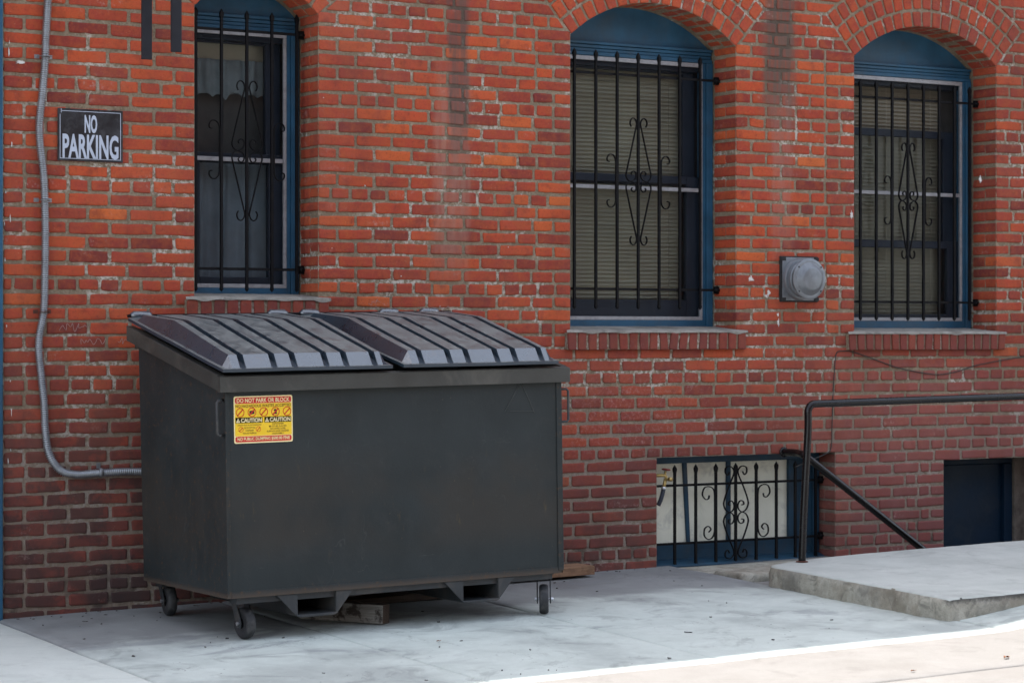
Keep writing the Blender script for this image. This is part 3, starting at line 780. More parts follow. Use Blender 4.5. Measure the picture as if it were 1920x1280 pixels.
HEARTB = [(.048, .236), (.060, .217), (.077, .232), (.074, .259), (.048, .268), (.025, .257), (.015, .226), (.056, .143), (.085, .071), (.087, .040), (.070, .011), (.041, .001), (.018, .018), (.014, .043), (.029, .065), (.051, .062), (.056, .045), (.041, .041)]
CSCB = [(.050, .105), (.055, .085), (.077, .083), (.098, .110), (.084, .148), (.049, .155), (.018, .137), (.010, .096), (.010, -.100), (.025, -.138), (.055, -.150), (.084, -.128), (.082, -.088), (.056, -.074), (.038, -.092), (.053, -.108)]
def spath(pts, cx, cz, y, sx, sz, straight):
    out = []
    segs = []; cur = []
    for i, p in enumerate(pts):
        cur.append(p)
        if i in straight: segs.append(cur); cur = [p]
        elif i-1 in straight and False: pass
    P = [(cx+a*sx, y, cz+b*sz) for a, b in pts]
    for i in range(len(P)-1):
        a, b, c, d = (Vector(P[max(i-1, 0)]), Vector(P[i]), Vector(P[i+1]), Vector(P[min(i+2, len(P)-1)]))
        if i in straight: out.append(b); continue
        if i-1 in straight: a = b-(b-a).normalized()*(c-b).length
        if i+1 in straight: d = c+(d-c).normalized()*(c-b).length
        for k in range(5):
            t = k/5; out.append(.5*((2*b)+(c-a)*t+(2*a-5*b+4*c-d)*t*t+(3*b-a-3*c+d)*t**3))
    out.append(Vector(P[-1])); return out
def grille(o, y, xs, z0, z1, zr, ci, cz, sx, sz, label, label_rail_x, csz=None, brs=True, heart=None, csc=None, hs={5}, cs={6, 7}):
    root = thing('window_grille', label, 'window grille', ((o['x0']+o['x1'])/2, y, z0), group='black wrought iron window grilles')
    L = Vector(root.location)
    def put(mb, name, par=root, **kw):
        mb.v = [(a-L.x, b-L.y, c-L.z) for a, b, c in mb.v]; return mb.build(name, M['iron'], par, **kw)
    for x in xs: put(bar_mesh(x, y, z0, z1), 'bar')
    for zz in zr:
        b = MB(); b.box(label_rail_x[0], label_rail_x[1], y+.0072, y+.0155, zz-.007, zz+.007); put(b, 'rail')
    if brs:
        for zz in zr:
            for xx, s in ((label_rail_x[0], 1), (label_rail_x[1], -1)):
                b = MB(); b.box(min(xx, xx+s*.03), max(xx, xx+s*.03), y+.016, y+.03, zz-.022, zz+.022); b.lathe([(0, .014), (.012, .012), (.018, .004)], (xx+s*.02, y+.016, zz), (0, -1, 0), 10); put(b, 'bracket')
    xc = xs[ci]
    for mx in (1, -1):
        for mz in (1, -1):
            b = MB(); b.tube(spath(heart or HEART, xc, cz, y-.003, sx*mx, sz*mz, hs), .0034, 6, flat=.0062); put(b, 'scroll')
        b = MB(); xb = xs[ci+mx]; b.tube(spath(csc or CSC, xb, cz, y-.003, sx*mx, (csz or sz), cs), .0034, 6, flat=.0062); put(b, 'side_scroll')
    return root
gy = .15
grille(OPEN[0], gy, [-1.517+.1435*k for k in range(-2, 3)], 1.575, 3.030, (2.925, 1.693), 2, at(461, 283, gy).z, 1, 1, 'black iron grille on the narrow curtained window above the dumpster', (OPEN[0]['x0'], OPEN[0]['x1']))
grille(OPEN[1], gy, [.935+.1447*k for k in range(-3, 4)], 1.497, 2.962, (2.830, 1.612), 3, 2.225, 1, 1, 'black iron grille with seven spear bars on the window between dumpster and round vent', (OPEN[1]['x0'], OPEN[1]['x1']))
grille(OPEN[2], gy, [2.937+.125*k for k in range(-4, 5)], 1.437, 2.900, (2.795, 1.552), 4, at(1708, 377, gy).z, .88, .98, 'black iron grille with closely spaced bars on the rightmost blinded window', (OPEN[2]['x0'], OPEN[2]['x1']))
gby = .10
grille(BW, gby, [1.154, 1.302, 1.445, 1.588, 1.737, 1.885, 2.026, 2.178], .023, .607, (.488, .154), 3, at(1380, 959.5, gby).z, 1.0, 1.0, 'low black iron grille over the cream boarded basement window', (BW['x0'], BW['x1']), csz=1.0, heart=HEARTB, csc=CSCB, hs=set(), cs={7})

# ------------------------------------------------------------------ DUMPSTER
TH = .0155
dl = (-2.262, -1.25, gz(-2.262, -1.25))
dump = thing('dumpster', 'dark grey steel dumpster on casters with two ribbed plastic lids', 'dumpster', dl, (0, -TH, 0))
W = 1.797; ZB = .206
def zside(y): return 1.150+.213*(y+.0)       # top of the side wall
b = MB()
side = [(0, ZB), (.975, ZB), (1.0, 1.150+.213*1.0), (0, 1.150)]
t = .006
# side walls, front, back, floor as plates
b.prism(side, .003, t+.003, 'x'); b.prism(side, W-t, W, 'x')
b.box(t+.0005, W-t-.0005, 0.004, t+.003, ZB, 1.15); b.hexa([(t, .969, ZB), (W-t, .969, ZB), (W-t, .975, ZB), (t, .975, ZB), (t, .993, 1.36), (W-t, .993, 1.36), (W-t, .999, 1.36), (t, .999, 1.36)])
b.box(t, W-t, t+.0005, .968, ZB+.001, ZB+.008)
def sheet(p0, pu, pv, nrm, nu, nv, amp, seed):
    p0, pu, pv, nrm = map(Vector, (p0, pu, pv, nrm)); vs = []
    for j in range(nv+1):
        for i in range(nu+1):
            u, v = i/nu, j/nv; q = p0+pu*u+pv*v
            ed = min(1, min(u, 1-u)*14, min(v, 1-v)*9)
            d = noise.noise(Vector((q.x*2.1+seed, q.y*2.1, q.z*2.1)))*amp+noise.noise(Vector((q.x*6+seed, q.y*6, q.z*6)))*amp*.35
            k = noise.noise(Vector((q.x*3.3, q.y*3.3+seed, q.z*3.3)))
            if k > .38: d -= (k-.38)*amp*5
            vs.append(q+nrm*(d*ed))
    b.add(vs, [(j*(nu+1)+i, j*(nu+1)+i+1, (j+1)*(nu+1)+i+1, (j+1)*(nu+1)+i) for j in range(nv) for i in range(nu)], True)
sheet((0, 0, ZB), (W, 0, 0), (0, 0, 1.15-ZB), (0, -1, 0), 60, 34, .0028, 1.3)
# left side panel follows the sloping top
vs = []; nu, nv = 34, 34
for j in range(nv+1):
    for i in range(nu+1):
        u, v = i/nu, j/nv; y = .988*u; zt_ = 1.15+.213*y; z = ZB+(zt_-ZB)*v; ed = min(1, min(u, 1-u)*14, min(v, 1-v)*9)
        vs.append((-ed*(.0026*noise.noise(Vector((y*2.3, z*2.3, 6)))+.001*noise.noise(Vector((y*7, z*7, 2)))), y*(.975+.025*v)/.988, z))
b.add(vs, [(j*(nu+1)+i, j*(nu+1)+i+1, (j+1)*(nu+1)+i+1, (j+1)*(nu+1)+i) for j in range(nv) for i in range(nu)], True)
body = b.build('body', M['steel'], dump, 0)
# folded edges and seams
b = MB()
b.box(-.003, .016, -.004, -.0002, ZB+.0, 1.139); b.box(W-.028, W+.003, -.005, -.0002, ZB+.012, 1.139)
b.box(.017, W-.029, -.0035, -.0002, ZB-.001, ZB+.030)
b.box(-.0035, -.0002, .0, .972, ZB-.001, ZB+.018)
b.build('edge_strip', M['steel'], dump, .0015)
# rim
b = MB()
def rz(y): return 1.140+.213*(y+.034)
zr0, zr1 = 1.140, 1.211
b.box(-.040, W+.034, -.036, -.0045, zr0, zr1)
b.hexa([(-.030, -.030, zr1+.0005), (W+.030, -.030, zr1+.0005), (W+.030, .03, zr1+.0005), (-.030, .03, zr1+.0005), (-.030, -.028, zr1+.004), (W+.030, -.028, zr1+.004), (W+.030, .03, zr1+.006), (-.030, .03, zr1+.006)])
for s in (0, 1):
    xa, xb = (-.040, -.0005) if s == 0 else (W+.0005, W+.034)
    ya, yb = -.0042, 1.055
    b.prism([(ya, rz(ya)), (yb, rz(yb)), (yb, rz(yb)+.072), (ya, rz(ya)+.072)], xa, xb, 'x')
b.prism([(1.0005, 1.33), (1.05, 1.33), (1.05, 1.43), (1.0005, 1.42)], .0, W, 'x')
rim = b.build('rim', M['rim'], dump, .004)
# lids
def lid(x0, x1, name='lid'):
    L = MB(); Wd = x1-x0
    D = 1.10; yb0 = -.058
    ins = .052
    fr = [.062, .274, .407, .619, .752, .945]
    gw = .0115
    xa, xb = x0+ins, x1-ins*.85
    # x stations: (x, level)  level 0 flange, 1 raised, .25 groove
    st = [(x0, 0), (x0+.012, 0), (x0+.020, 0), (xa, 1)]
    span = xb-xa
    for f in fr:
        c = xa+span*f
        if f < .1: c = xa+.055
        st += [(c-gw-.004, 1), (c-gw, .12), (c+gw, .12), (c+gw+.004, 1)]
    st += [(xb, 1), (x1-.012, 0), (x1-.006, 0), (x1, 0)]
    # y stations
    ysn = [(0, 0), (.006, 0), (.014, 0), (.054, 1), (.075, 1), (.2, 1), (.34, 1), (.48, 1), (.60, 1), (.66, 1), (.72, 1), (.84, 1), (.96, 1), (1.03, 1), (1.045, .2), (1.10, .15)]
    def flange(v): return 1.246+.215*v
    def crown(v):
        k = .66
        hgt = .050+.030*min(1, v/k) if v < k else .080-.062*(v-k)/(D-k)
        return hgt
    nx, ny = len(st), len(ysn); vs = []
    for (v, ly) in ysn:
        for (x, lx) in st:
            lv = min(lx, ly) if not (lx == .12) else (.12 if ly > .5 else min(.12, ly))
            h = flange(v)+crown(v)*lv
            if lx == .12: h = flange(v)+max(0, crown(v)-.036)*(1 if ly > .5 else ly*.4)
            # the front tip of the groove runs down the bevel
            xx = x
            vs.append((xx, yb0+v+.0012*noise.noise(Vector((x*4, v*4, x0))), h+.0025*noise.noise(Vector((x*3+x0, v*3, 1.7)))))
    fs = [(j*nx+i, j*nx+i+1, (j+1)*nx+i+1, (j+1)*nx+i) for j in range(ny-1) for i in range(nx-1)]
    # skirt: drop the outline by the flange thickness and close it below
    ring = list(range(nx))+[j*nx+nx-1 for j in range(1, ny)]+[(ny-1)*nx+i for i in range(nx-2, -1, -1)]+[j*nx for j in range(ny-2, 0, -1)]
    base = len(vs); m_ = len(ring)
    for r in ring: vs.append((vs[r][0], vs[r][1], vs[r][2]-.015))
    for a in range(m_): fs.append((base+a, base+(a+1) % m_, ring[(a+1) % m_], ring[a]))
    base2 = len(vs)
    cxm = (x0+x1)/2
    for a, r in enumerate(ring):
        q = vs[base+a]; vs.append((q[0]+(.02 if q[0] < cxm else -.02), q[1]+(.02 if q[1] < .4 else -.02), q[2]+.006))
    for a in range(m_): fs.append((base2+a, base2+(a+1) % m_, base+(a+1) % m_, base+a))
    fs.append(tuple(base2+a for a in range(m_-1, -1, -1)))
    L.add(vs, fs, True)
    o = L.build(name, M['lid'], dump, fix=False, angle=28)
    o.data.materials.append(M['lidgroove'])
    gset = set(i for i, q in enumerate(st) if q[1] == .12)
    for p in o.data.polygons:
        vv = [v for v in p.vertices]
        if all(v < nx*ny for v in vv) and sum((v % nx) in gset for v in vv) >= 4: p.material_index = 1
        elif any(v >= nx*ny for v in vv): p.material_index = 1  # skirt in dark groove plastic, a painted stand-in for the shadow gap
    return o
l1 = lid(-.036, .832); l2 = lid(.890, W-.046)
l1['label'] = 'ribbed black plastic lid on the left half with scratches'; l2['label'] = 'ribbed black plastic lid on the right half'
# hinges at the back
for x in (.04, .78, .96, 1.42, 1.66):
    b = MB(); b.tube([(x-.055, 1.060, 1.492), (x-.04, 1.060, 1.494), (x+.04, 1.060, 1.494), (x+.055, 1.060, 1.492)], .019, 10, radii=[.012, .021, .021, .012]); b.build('hinge', M['lid'], dump)
b = MB(); b.tube([(-.03, 1.060, 1.492), (W-.01, 1.060, 1.492)], .008, 8); b.build('hinge_rod', M['iron'], dump)
# lifting handles (bent rod) on both ends
for xw, s in ((-.0, -1), (W, 1)):
    b = MB(); yy = .004
    p = [(xw, yy, 1.105), (xw+s*.036, yy, 1.105), (xw+s*.046, yy, 1.095), (xw+s*.046, yy, .955), (xw+s*.036, yy, .945), (xw, yy, .945)]
    if s < 0: p = [(a, yy+.02 if i in (0, 5) else yy-.01, c) for i, (a, _, c) in enumerate(p)]
    b.tube(p, .0062, 8); b.build('handle', M['pocket'], dump)
# fork pockets
for (a, i0, i1, c) in ((.243, .350, .549, .640), (1.127, 1.232, 1.428, 1.522)):
    b = MB(); zt_ = ZB-.0015; zl = .104
    b.prism([(a, zt_), (i0, zt_), (i0, zl), (i0-.006, zl)], .002, .010); b.prism([(i1, zt_), (c, zt_), (i1+.006, zl), (i1, zl)], .002, .010)
    b.box(i0-.006, i0, .0105, .97, zl, zt_); b.box(i1, i1+.006, .0105, .97, zl, zt_)
    b.prism([(i0-.006, zl-.001), (i0+.014, zl-.009), (i1-.014, zl-.009), (i1+.006, zl-.001), (i1+.006, zl+.003), (i0-.006, zl+.003)], -.004, .97)
    b.build('fork_pocket', M['pocket'], dump, .002)
b = MB()
b.box(.05, W-.05, .02, .09, ZB-.03, ZB-.001); b.box(.05, W-.05, .88, .95, ZB-.03, ZB-.001); b.build('under_frame', M['pocket'], dump)
# casters
def caster(wx, wy, ang, trail=.055):
    """wheel touches the ground at world (wx, wy); ang = rolling direction about z; wheel axis = local x"""
    R = .073
    gx = wx-dl[0]; gy_ = wy-dl[1]
    zg = (gz(wx, wy)-dl[2])-TH*gx
    root_c = bpy.data.objects.new('caster', None)
    f = MB(); ca, sa = math.cos(ang), math.sin(ang)
    def T(x, y, z): return (gx+TH*0+x*ca-y*sa, gy_+x*sa+y*ca, z)
    zc = zg+R
    topz = ZB-.002
    for s in (-1, 1):
        x0, x1 = s*.029, s*.035
        y0 = trail
        prof = [(-.016, zc-.020), (.016, zc-.020), (.022, zc), (y0+.03, topz-.012), (y0-.02, topz-.012), (-.022, zc+.006)]
        n = len(prof)
        vs = [T(x0, y, z) for y, z in prof]+[T(x1, y, z) for y, z in prof]
        f.add(vs, [tuple(range(n)), tuple(range(2*n-1, n-1, -1))]+[(i, i+n, (i+1) % n+n, (i+1) % n) for i in range(n)])
    c8 = [T(-.036, trail-.03, topz-.018), T(.036, trail-.03, topz-.018), T(.036, trail+.036, topz-.018), T(-.036, trail+.036, topz-.018)]
    f.hexa(c8+[(a, b_, topz-.010) for a, b_, _ in c8])
    c8 = [T(-.05, trail-.05, topz-.0095), T(.05, trail-.05, topz-.0095), T(.05, trail+.05, topz-.0095), T(-.05, trail+.05, topz-.0095)]
    f.hexa(c8+[(a, b_, topz) for a, b_, _ in c8])
    fo = f.build('caster', M['pocket'], dump, .0015)
    w = MB(); c = Vector(T(0, 0, zc)); ax = Vector((ca, sa, 0))
    w.lathe([(-.020, .044), (-.023, .050), (-.0225, .064), (-.016, .071), (-.006, R), (.006, R), (.016, .071), (.0225, .064), (.023, .050), (.020, .044)], c, ax, 36); w.build('wheel', M['rubber'], fo)
    h = MB(); h.lathe([(-.021, .012), (-.0195, .030), (-.012, .045), (.012, .045), (.0195, .030), (.021, .012)], c, ax, 28); h.build('hub', M['iron'], fo)
    h = MB(); h.lathe([(-.045, .004), (-.044, .009), (-.036, .009), (-.0355, .006), (.0355, .006), (.036, .010), (.045, .010), (.048, .005)], c, ax, 8, False); h.build('axle_bolt', M['zinc'], fo)
    return fo
caster(-2.130, -1.143, .06); caster(-2.143, -.303, -.12); caster(-.537, -1.185, -.56); caster(-.60, -.36, -.3)
M['scratch'] = paint('bare_scratch', (.075, .08, .078), .6)
for q in (((975, 715), (962, 742), (945, 772)), ((976, 716), (988, 742), (1001, 774)), ((950, 771), (975, 770), (999, 770))):
    pp_ = [at(a, b_, -1.2495) for a, b_ in q]; m = MB()
    m.tube([Vector((p_.x-dl[0]+TH*1.1, -.003, p_.z-dl[2]-TH*(p_.x-dl[0]))) for p_ in pp_], .0011, 4); m.build('scratch', M['scratch'], dump)
# warning label on the front
s0 = at(439, 786, -1.252); s1 = at(549, 783, -1.252)
lx0 = s0.x-dl[0]+TH*.96; lx1 = s1.x-dl[0]+TH*.96
lz1 = at(494, 741, -1.252).z-dl[2]-TH*.25; lz0 = at(494, 829, -1.252).z-dl[2]-TH*.25
lw, lh = lx1-lx0, lz1-lz0
def U_(u, v): return (lx0+lw*u, lz0+lh*v)
def rrect(mb, u0, v0, u1, v1, y, r=.006, r4=(1, 1, 1, 1)):
    (xa, za), (xb, zb_) = U_(u0, v0), U_(u1, v1); poly = []
    for (cx, cz, a0, k) in ((xb-r, zb_-r, 0, 0), (xa+r, zb_-r, 90, 1), (xa+r, za+r, 180, 2), (xb-r, za+r, 270, 3)):
        if not r4[k]:
            poly.append((cx+r*(1 if k in (0, 3) else -1), cz+r*(1 if k in (0, 1) else -1))); continue
        for q in range(5):
            t = math.radians(a0+22.5*q); poly.append((cx+r*math.cos(t), cz+r*math.sin(t)))
    mb.prism(poly, y, y+.0004)
yl = -.0012
m = MB(); rrect(m, 0, 0, 1, 1, yl, .009); label = m.build('warning_label', M['cream'], dump); label['label'] = 'yellow and red warning label with caution notices'
m = MB(); rrect(m, .018, .155, .982, .84, yl-.0005, .003); m.build('yellow_field', M['yellow'], label)
for (v0, v1) in ((.845, .972), (.028, .145)):
    m = MB(); rrect(m, .022, v0, .978, v1, yl-.0005, .008); m.build('red_band', M['red'], label)
def annulus(mb, u, v, ru, y, n=20, wd=.16, slash=True):
    cx, cz = U_(u, v); R = ru*lw; r = R*(1-wd)
    vs = []; fs = []
    for k in range(n):
        t = 2*PI*k/n; vs += [(cx+R*math.cos(t), y, cz+R*math.sin(t)), (cx+r*math.cos(t), y, cz+r*math.sin(t))]
    for k in range(n): fs.append((2*k, 2*((k+1) % n), 2*((k+1) % n)+1, 2*k+1))
    mb.add(vs, fs)
    if slash:
        a = R*.68; w = R*.09; mb.add([(cx-a-w, y, cz-a+w), (cx-a+w, y, cz-a-w), (cx+a+w, y, cz+a-w), (cx+a-w, y, cz+a+w)], [(0, 1, 2, 3)])
for (u, v, r_) in [(.105+.2*k, .655, .072) for k in range(5)]+[(.115, .295, .042), (.41, .295, .042)]:
    m = MB(); annulus(m, u, v, r_, yl-.0014); m.build('prohibition_sign', M['red'], label)
for (u0, u1) in ((.025, .485), (.515, .975)):
    m = MB(); rrect(m, u0, .428, u1, .550, yl-.0005, .002); m.build('black_band', M['black'], label)
for u, poly in ((.305, [(-.042, -.05), (.042, -.035), (.042, .045), (-.042, .03)]), (.705, [(-.03, -.055), (.028, -.05), (.02, -.01), (.035, .03), (.0, .06), (-.032, .04), (-.012, 0)])):
    m = MB(); m.prism([U_(u+a, .655+b_) for a, b_ in poly], yl-.0010, yl-.0006); m.build('pictogram', M['black'], label)
line('DO NOT PARK OR BLOCK', *U_(.5, .908), lh*.090, lw*.90, yl-.0018, .022, M['cream'], label); line('NO PUBLIC DUMPING $500.00 FINE', *U_(.5, .087), lh*.080, lw*.89, yl-.0018, .016, M['cream'], label)
line('CAUTION', *U_(.293, .488), lh*.090, lw*.355, yl-.0018, .035, M['cream'], label); line('CAUTION', *U_(.783, .488), lh*.090, lw*.355, yl-.0018, .035, M['cream'], label)
for u in (.068, .558):
    m = MB(); m.add([(U_(u-.036, .44)[0], yl-.0018, U_(u, .44)[1]), (U_(u+.036, .44)[0], yl-.0018, U_(u, .44)[1]), (U_(u, .44)[0], yl-.0018, U_(u, .538)[1])], [(0, 1, 2)]); m.build('warning_triangle', M['cream'], label)
    line('!', *U_(u, .476), lh*.058, lw*.010, yl-.0024, .02, M['black'], label)
line('NO HAZARDOUS WASTES ACCEPTED', *U_(.5, .790), lh*.064, lw*.94, yl-.0018, .012, M['inkbrown'], label)
for i, (tx, wd) in enumerate((('DO NOT PLAY IN, ON OR AROUND', .40), ('OR OCCUPY THIS', .19), ('CONTAINER', .14), ('FOR ANY PURPOSE', .23))): line(tx, *U_(.262, .385-.057*i), lh*.036, lw*wd, yl-.0018, .01, M['inkbrown'], label)
for i, (tx, wd) in enumerate((('CONTAINER', .20), ('MUST BE PLACED', .30), ('ON HARD LEVEL', .27), ('SURFACE AND LOADED', .38), ('UNIFORMLY', .20))): line(tx, *U_(.745, .397-.052*i), lh*.036, lw*wd, yl-.0018, .01, M['inkbrown'], label)

# ------------------------------------------------------------------ NO PARKING SIGN
sx0, sx1, sz0, sz1 = -2.607, -2.267, 2.205, 2.462
sign = thing('no_parking_sign', 'black metal sign with white NO PARKING lettering on the brick wall', 'sign', ((sx0+sx1)/2, 0, (sz0+sz1)/2))
m = MB(); hw, hh = (sx1-sx0)/2, (sz1-sz0)/2
m.box(-hw, hw, -.010, -.0075, -hh, hh); m.build('sign_plate', M['signblack'], sign, .001)
m = MB(); i0 = .011; lwid = .0028
for (a, b_, c, d_) in ((-hw+i0+.01, hw-i0, hh-i0-lwid, hh-i0), (-hw+i0, hw-i0, -hh+i0, -hh+i0+lwid), (-hw+i0, -hw+i0+lwid, -hh+i0+lwid, hh-i0-.018), (hw-i0-lwid, hw-i0, -hh+i0+lwid, hh-i0-lwid)):
    m.box(a, b_, -.0112, -.0104, c, d_)
m.box(-hw+.017, -hw+.0195, -.0112, -.0104, hh-.022, hh-.002)
m.build('border_line', M['signwhite'], sign)
line('NO', .002, .056, .090, .066, -.0108, .04, M['signwhite'], sign); line('PARKING', .001, -.055, .120, .292, -.0108, .03, M['signwhite'], sign)
for q in ((.042, hh-.004), (.042, -hh+.006)):
    m = MB(); m.lathe([(0, .006), (.003, .005), (.004, .001)], (q[0], -.010, q[1]), (0, -1, 0), 10); m.build('screw', M['ventdark'], sign)

# ------------------------------------------------------------------ CONDUIT
cpts = [(92, -60), (90, 0), (86, 70), (85, 106), (80, 170), (74, 230), (75, 270), (81, 320), (84, 376), (85, 450), (84, 520), (82, 583), (74, 628), (73, 660), (78, 710), (83, 760), (85, 805), (92, 850), (112, 880), (140, 889), (180, 887), (230, 884), (300, 884), (420, 882)]
cp = [at(a, b_, -.026) for a, b_ in cpts]
root = thing('flexible_conduit', 'grey corrugated metal conduit running down the wall and behind the dumpster', 'conduit', cp[0])
path = smoothpath(cp, 30)
res = [path[0]]; acc = 0; step = .0026
for a, b_ in zip(path, path[1:]):
    dlen = (b_-a).length; pos_ = 0
    while acc+dlen-pos_ >= step:
        pos_ += step-acc; acc = 0; res.append(a+(b_-a)*(pos_/dlen))
    acc += dlen-pos_
rad = [(.0180+.0034*math.sin(k*2*PI/4)) for k in range(len(res))]
m = MB(); m.tube([p-cp[0] for p in res], .018, 10, radii=rad); m.build('flexible_tube', M['conduit'], root)
for (px, py, hz, mt) in ((84.5, 106, 0, 'conduit'), (83.5, 375, 0, 'conduit'), (82, 584, 0, 'rust')):
    c = at(px, py, -.026)-cp[0]; m = MB()
    m.tube([c+Vector((.022*math.cos(t_*PI/10), -.024*math.sin(t_*PI/10), 0)) for t_ in range(11)], .010, 6, flat=.0016)
    m.box(c.x-.046, c.x-.020, .024, .0265, c.z-.010, c.z+.010); m.box(c.x+.020, c.x+.046, .024, .0265, c.z-.010, c.z+.010)
    m.lathe([(0, .005), (.003, .003)], (c.x-.034, .024, c.z), (0, -1, 0), 8); m.lathe([(0, .005), (.003, .003)], (c.x+.034, .024, c.z), (0, -1, 0), 8)
    o = m.build('strap', M[mt], root)
    if mt == 'rust': o['label'] = 'rusty strap'
c = at(188, 886, -.026)-cp[0]; m = MB(); m.tube([c+Vector((0, -.024*math.sin(t_*PI/10), .022*math.cos(t_*PI/10))) for t_ in range(11)], .010, 6, flat=.0016); m.box(c.x-.010, c.x+.010, .024, .0265, c.z+.02, c.z+.048); m.build('strap', M['conduit'], root)

# ------------------------------------------------------------------ LADDER RAILS (lower end of a drop ladder at the top left)
lad = thing('drop_ladder', 'lower end of a dark iron ladder hanging above the no parking sign', 'ladder', (-2.22, -.38, 2.702))
for dy in (.18, -.18):
    m = MB(); m.box(-.027, .027, dy-.006, dy+.006, 0, 1.9); m.build('rail', M['ladder'], lad, .002)
for k in range(4):
    m = MB(); zz = .62+.3*k; m.tube([(0, -.1735, zz), (0, .1735, zz)], .011, 10); m.build('rung', M['ladder'], lad)
for dz in (1.5,):
    m = MB(); m.box(-.02, .02, .187, .375, dz, dz+.04); m.build('wall_bracket', M['ladder'], lad)

# ------------------------------------------------------------------ EXHAUST VENT
vc = Vector((1.968, 0, 1.678))
vent = thing('exhaust_vent', 'round grey metal exhaust vent cap on a square plate between windows', 'vent', vc)
m = MB(); m.box(-.139, .139, -.012, .002, -.134, .134); m.build('gasket', M['ventdark'], vent, .002)
m = MB(); m.box(-.127, .127, -.018, -.0125, -.125, .127); m.build('wall_plate', M['vent'], vent, .002)
m = MB(); m.lathe([(.0185, .123), (.040, .121), (.044, .118), (.046, .106), (.064, .104), (.067, .100), (.069, .098)], (-.004, 0, 0), (0, -1, 0), 56); m.build('collar', M['vent'], vent, angle=35)
m = MB(); m.lathe([(.0695, .088), (.102, .086)], (-.004, 0, 0), (0, -1, 0), 48); m.build('throat', M['ventdark'], vent)
m = MB(); m.lathe([(.1025, .108), (.103, .117), (.108, .120), (.114, .119), (.118, .113), (.119, .102), (.119, .097), (.122, .093), (.140, .072), (.145, .066), (.147, .058), (.148, .0)], (-.004, 0, 0), (0, -1, 0), 56); m.build('cap', M['vent'], vent, angle=32)
for a in (40, 140, 222, 318):
    m = MB(); m.lathe([(0, .005), (.003, .004), (.005, .001)], (-.004+.107*math.cos(math.radians(a)), -.119, .107*math.sin(math.radians(a))), (0, -1, 0), 8); m.build('cap_screw', M['ventdark'], vent)
for a, b_ in ((-.122, .118), (.122, .118), (-.122, -.118), (.122, -.118)):
    m = MB(); m.box(a-.018, a+.018, -.021, -.0182, b_-.010, b_+.010); m.build('corner_clip', M['ventdark'], vent, .001)

# ------------------------------------------------------------------ GROUND
def sm(t): t = max(0, min(1, t)); return t*t*(3-2*t)
def ramp(x, y): return .10*max(0, x-1.0)**1.1*sm((-1.25-y)/.9) if x > 1.0 else 0
def zg_(x, y): return gz(x, y)+ramp(min(x, 4), y)
def slab_mesh(name, mat, x0, x1, y0, y1, step, rough=.003, drop=.012, label=None):
    """a concrete bay with eased, slightly chipped edges"""
    m = MB()
    def stations(a, b):
        n = max(1, int((b-a)/step)); s_ = [a, a+.004, a+.014]+[a+(b-a)*k/n for k in range(1, n)]+[b-.014, b-.004, b]
        return sorted(set(round(v, 5) for v in s_ if a <= v <= b))
    xs_, ys_ = stations(x0, x1), stations(y0, y1); vs = []
    for y in ys_:
        for x in xs_:
            e = min(x-x0, x1-x, y-y0, y1-y)
            nz_ = noise.noise(Vector((x*2.2, y*2.2, 4)))*rough+noise.noise(Vector((x*.7, y*.7, 9)))*rough
            z = zg_(x, y)+nz_
            if e < .002: z -= drop+abs(noise.noise(Vector((x*14, y*14, 2))))*.006
            elif e < .008: z -= .004+max(0, noise.noise(Vector((x*11, y*11, 3))))*.008
            ex, ey = x, y
            w = noise.noise(Vector((x*9, y*9, 8)))*.003
            if x-x0 < .002 or x1-x < .002: ex += w
            if y-y0 < .002 or y1-y < .002: ey += w
            vs.append((ex, ey, z))
    n = len(xs_)
    m.add(vs, [(j*n+i, j*n+i+1, (j+1)*n+i+1, (j+1)*n+i) for j in range(len(ys_)-1) for i in range(n-1)], True)
    o = m.build(name, mat, None, fix=False); o['kind'] = 'structure'; return o
g = .005
YA = -2.745
slab_mesh('apron', M['apron'], -2.914, -1.735, YA, .03, .06)
slab_mesh('apron', M['apron'], -1.7335, -.571, YA, .03, .06)
slab_mesh('apron', M['apron'], -.5695, 1.066, YA, .03, .06)
slab_mesh('apron', M['apron'], 1.069, 6.5, YA, -2.30, .06)
slab_mesh('pavement', M['pave'], -8, -2.925, YA, .03, .12)
slab_mesh('sidewalk', M['walk'], -8, 6.5, -3.475, YA-.004, .12)
slab_mesh('sidewalk', M['walk'], -8, 6.5, -5.4, -3.493, .2)
slab_mesh('sidewalk', M['walk'], -8, 6.5, -7.4, -5.41, .3)
# base sheet to the horizon with the stairwell left open
m = MB(); xs_ = [-400, -30, -8, 1.069, 2.45, 4.4, 6.5, 30, 400]; ys_ = [-400, -30, -7.4, -2.3, -.80, .02, .4]
def zb_(x, y): return gz(max(-40, min(40, x)), max(-40, y))-.030
n = len(xs_); vs = [(x, y, zb_(x, y)) for y in ys_ for x in xs_]; fs = []
for j in range(len(ys_)-1):
    for i in range(n-1):
        if xs_[i] >= 2.45 and xs_[i+1] <= 4.4 and ys_[j] >= -.81: continue
        fs.append((j*n+i, j*n+i+1, (j+1)*n+i+1, (j+1)*n+i))
m.add(vs, fs); o = m.build('ground', M['base'], None, fix=False); o['kind'] = 'structure'
# stairwell with steps going down to the basement door
m = MB()
for k in range(6):
    m.box(2.45+.16*k-.16 if k else 2.30, 2.45+.16*(k+1)-.16, -.799, -.001, -1.25, -.0-.155*k+.005)
m.box(3.25, 4.4, -.799, -.001, -1.25, -1.0); m.box(4.401, 4.55, -.80, -.001, -1.25, .03); m.box(2.30, 4.55, -.95, -.802, -1.25, .02)
o = m.build('stairs', M['slabside'], None, .006); o['kind'] = 'structure'
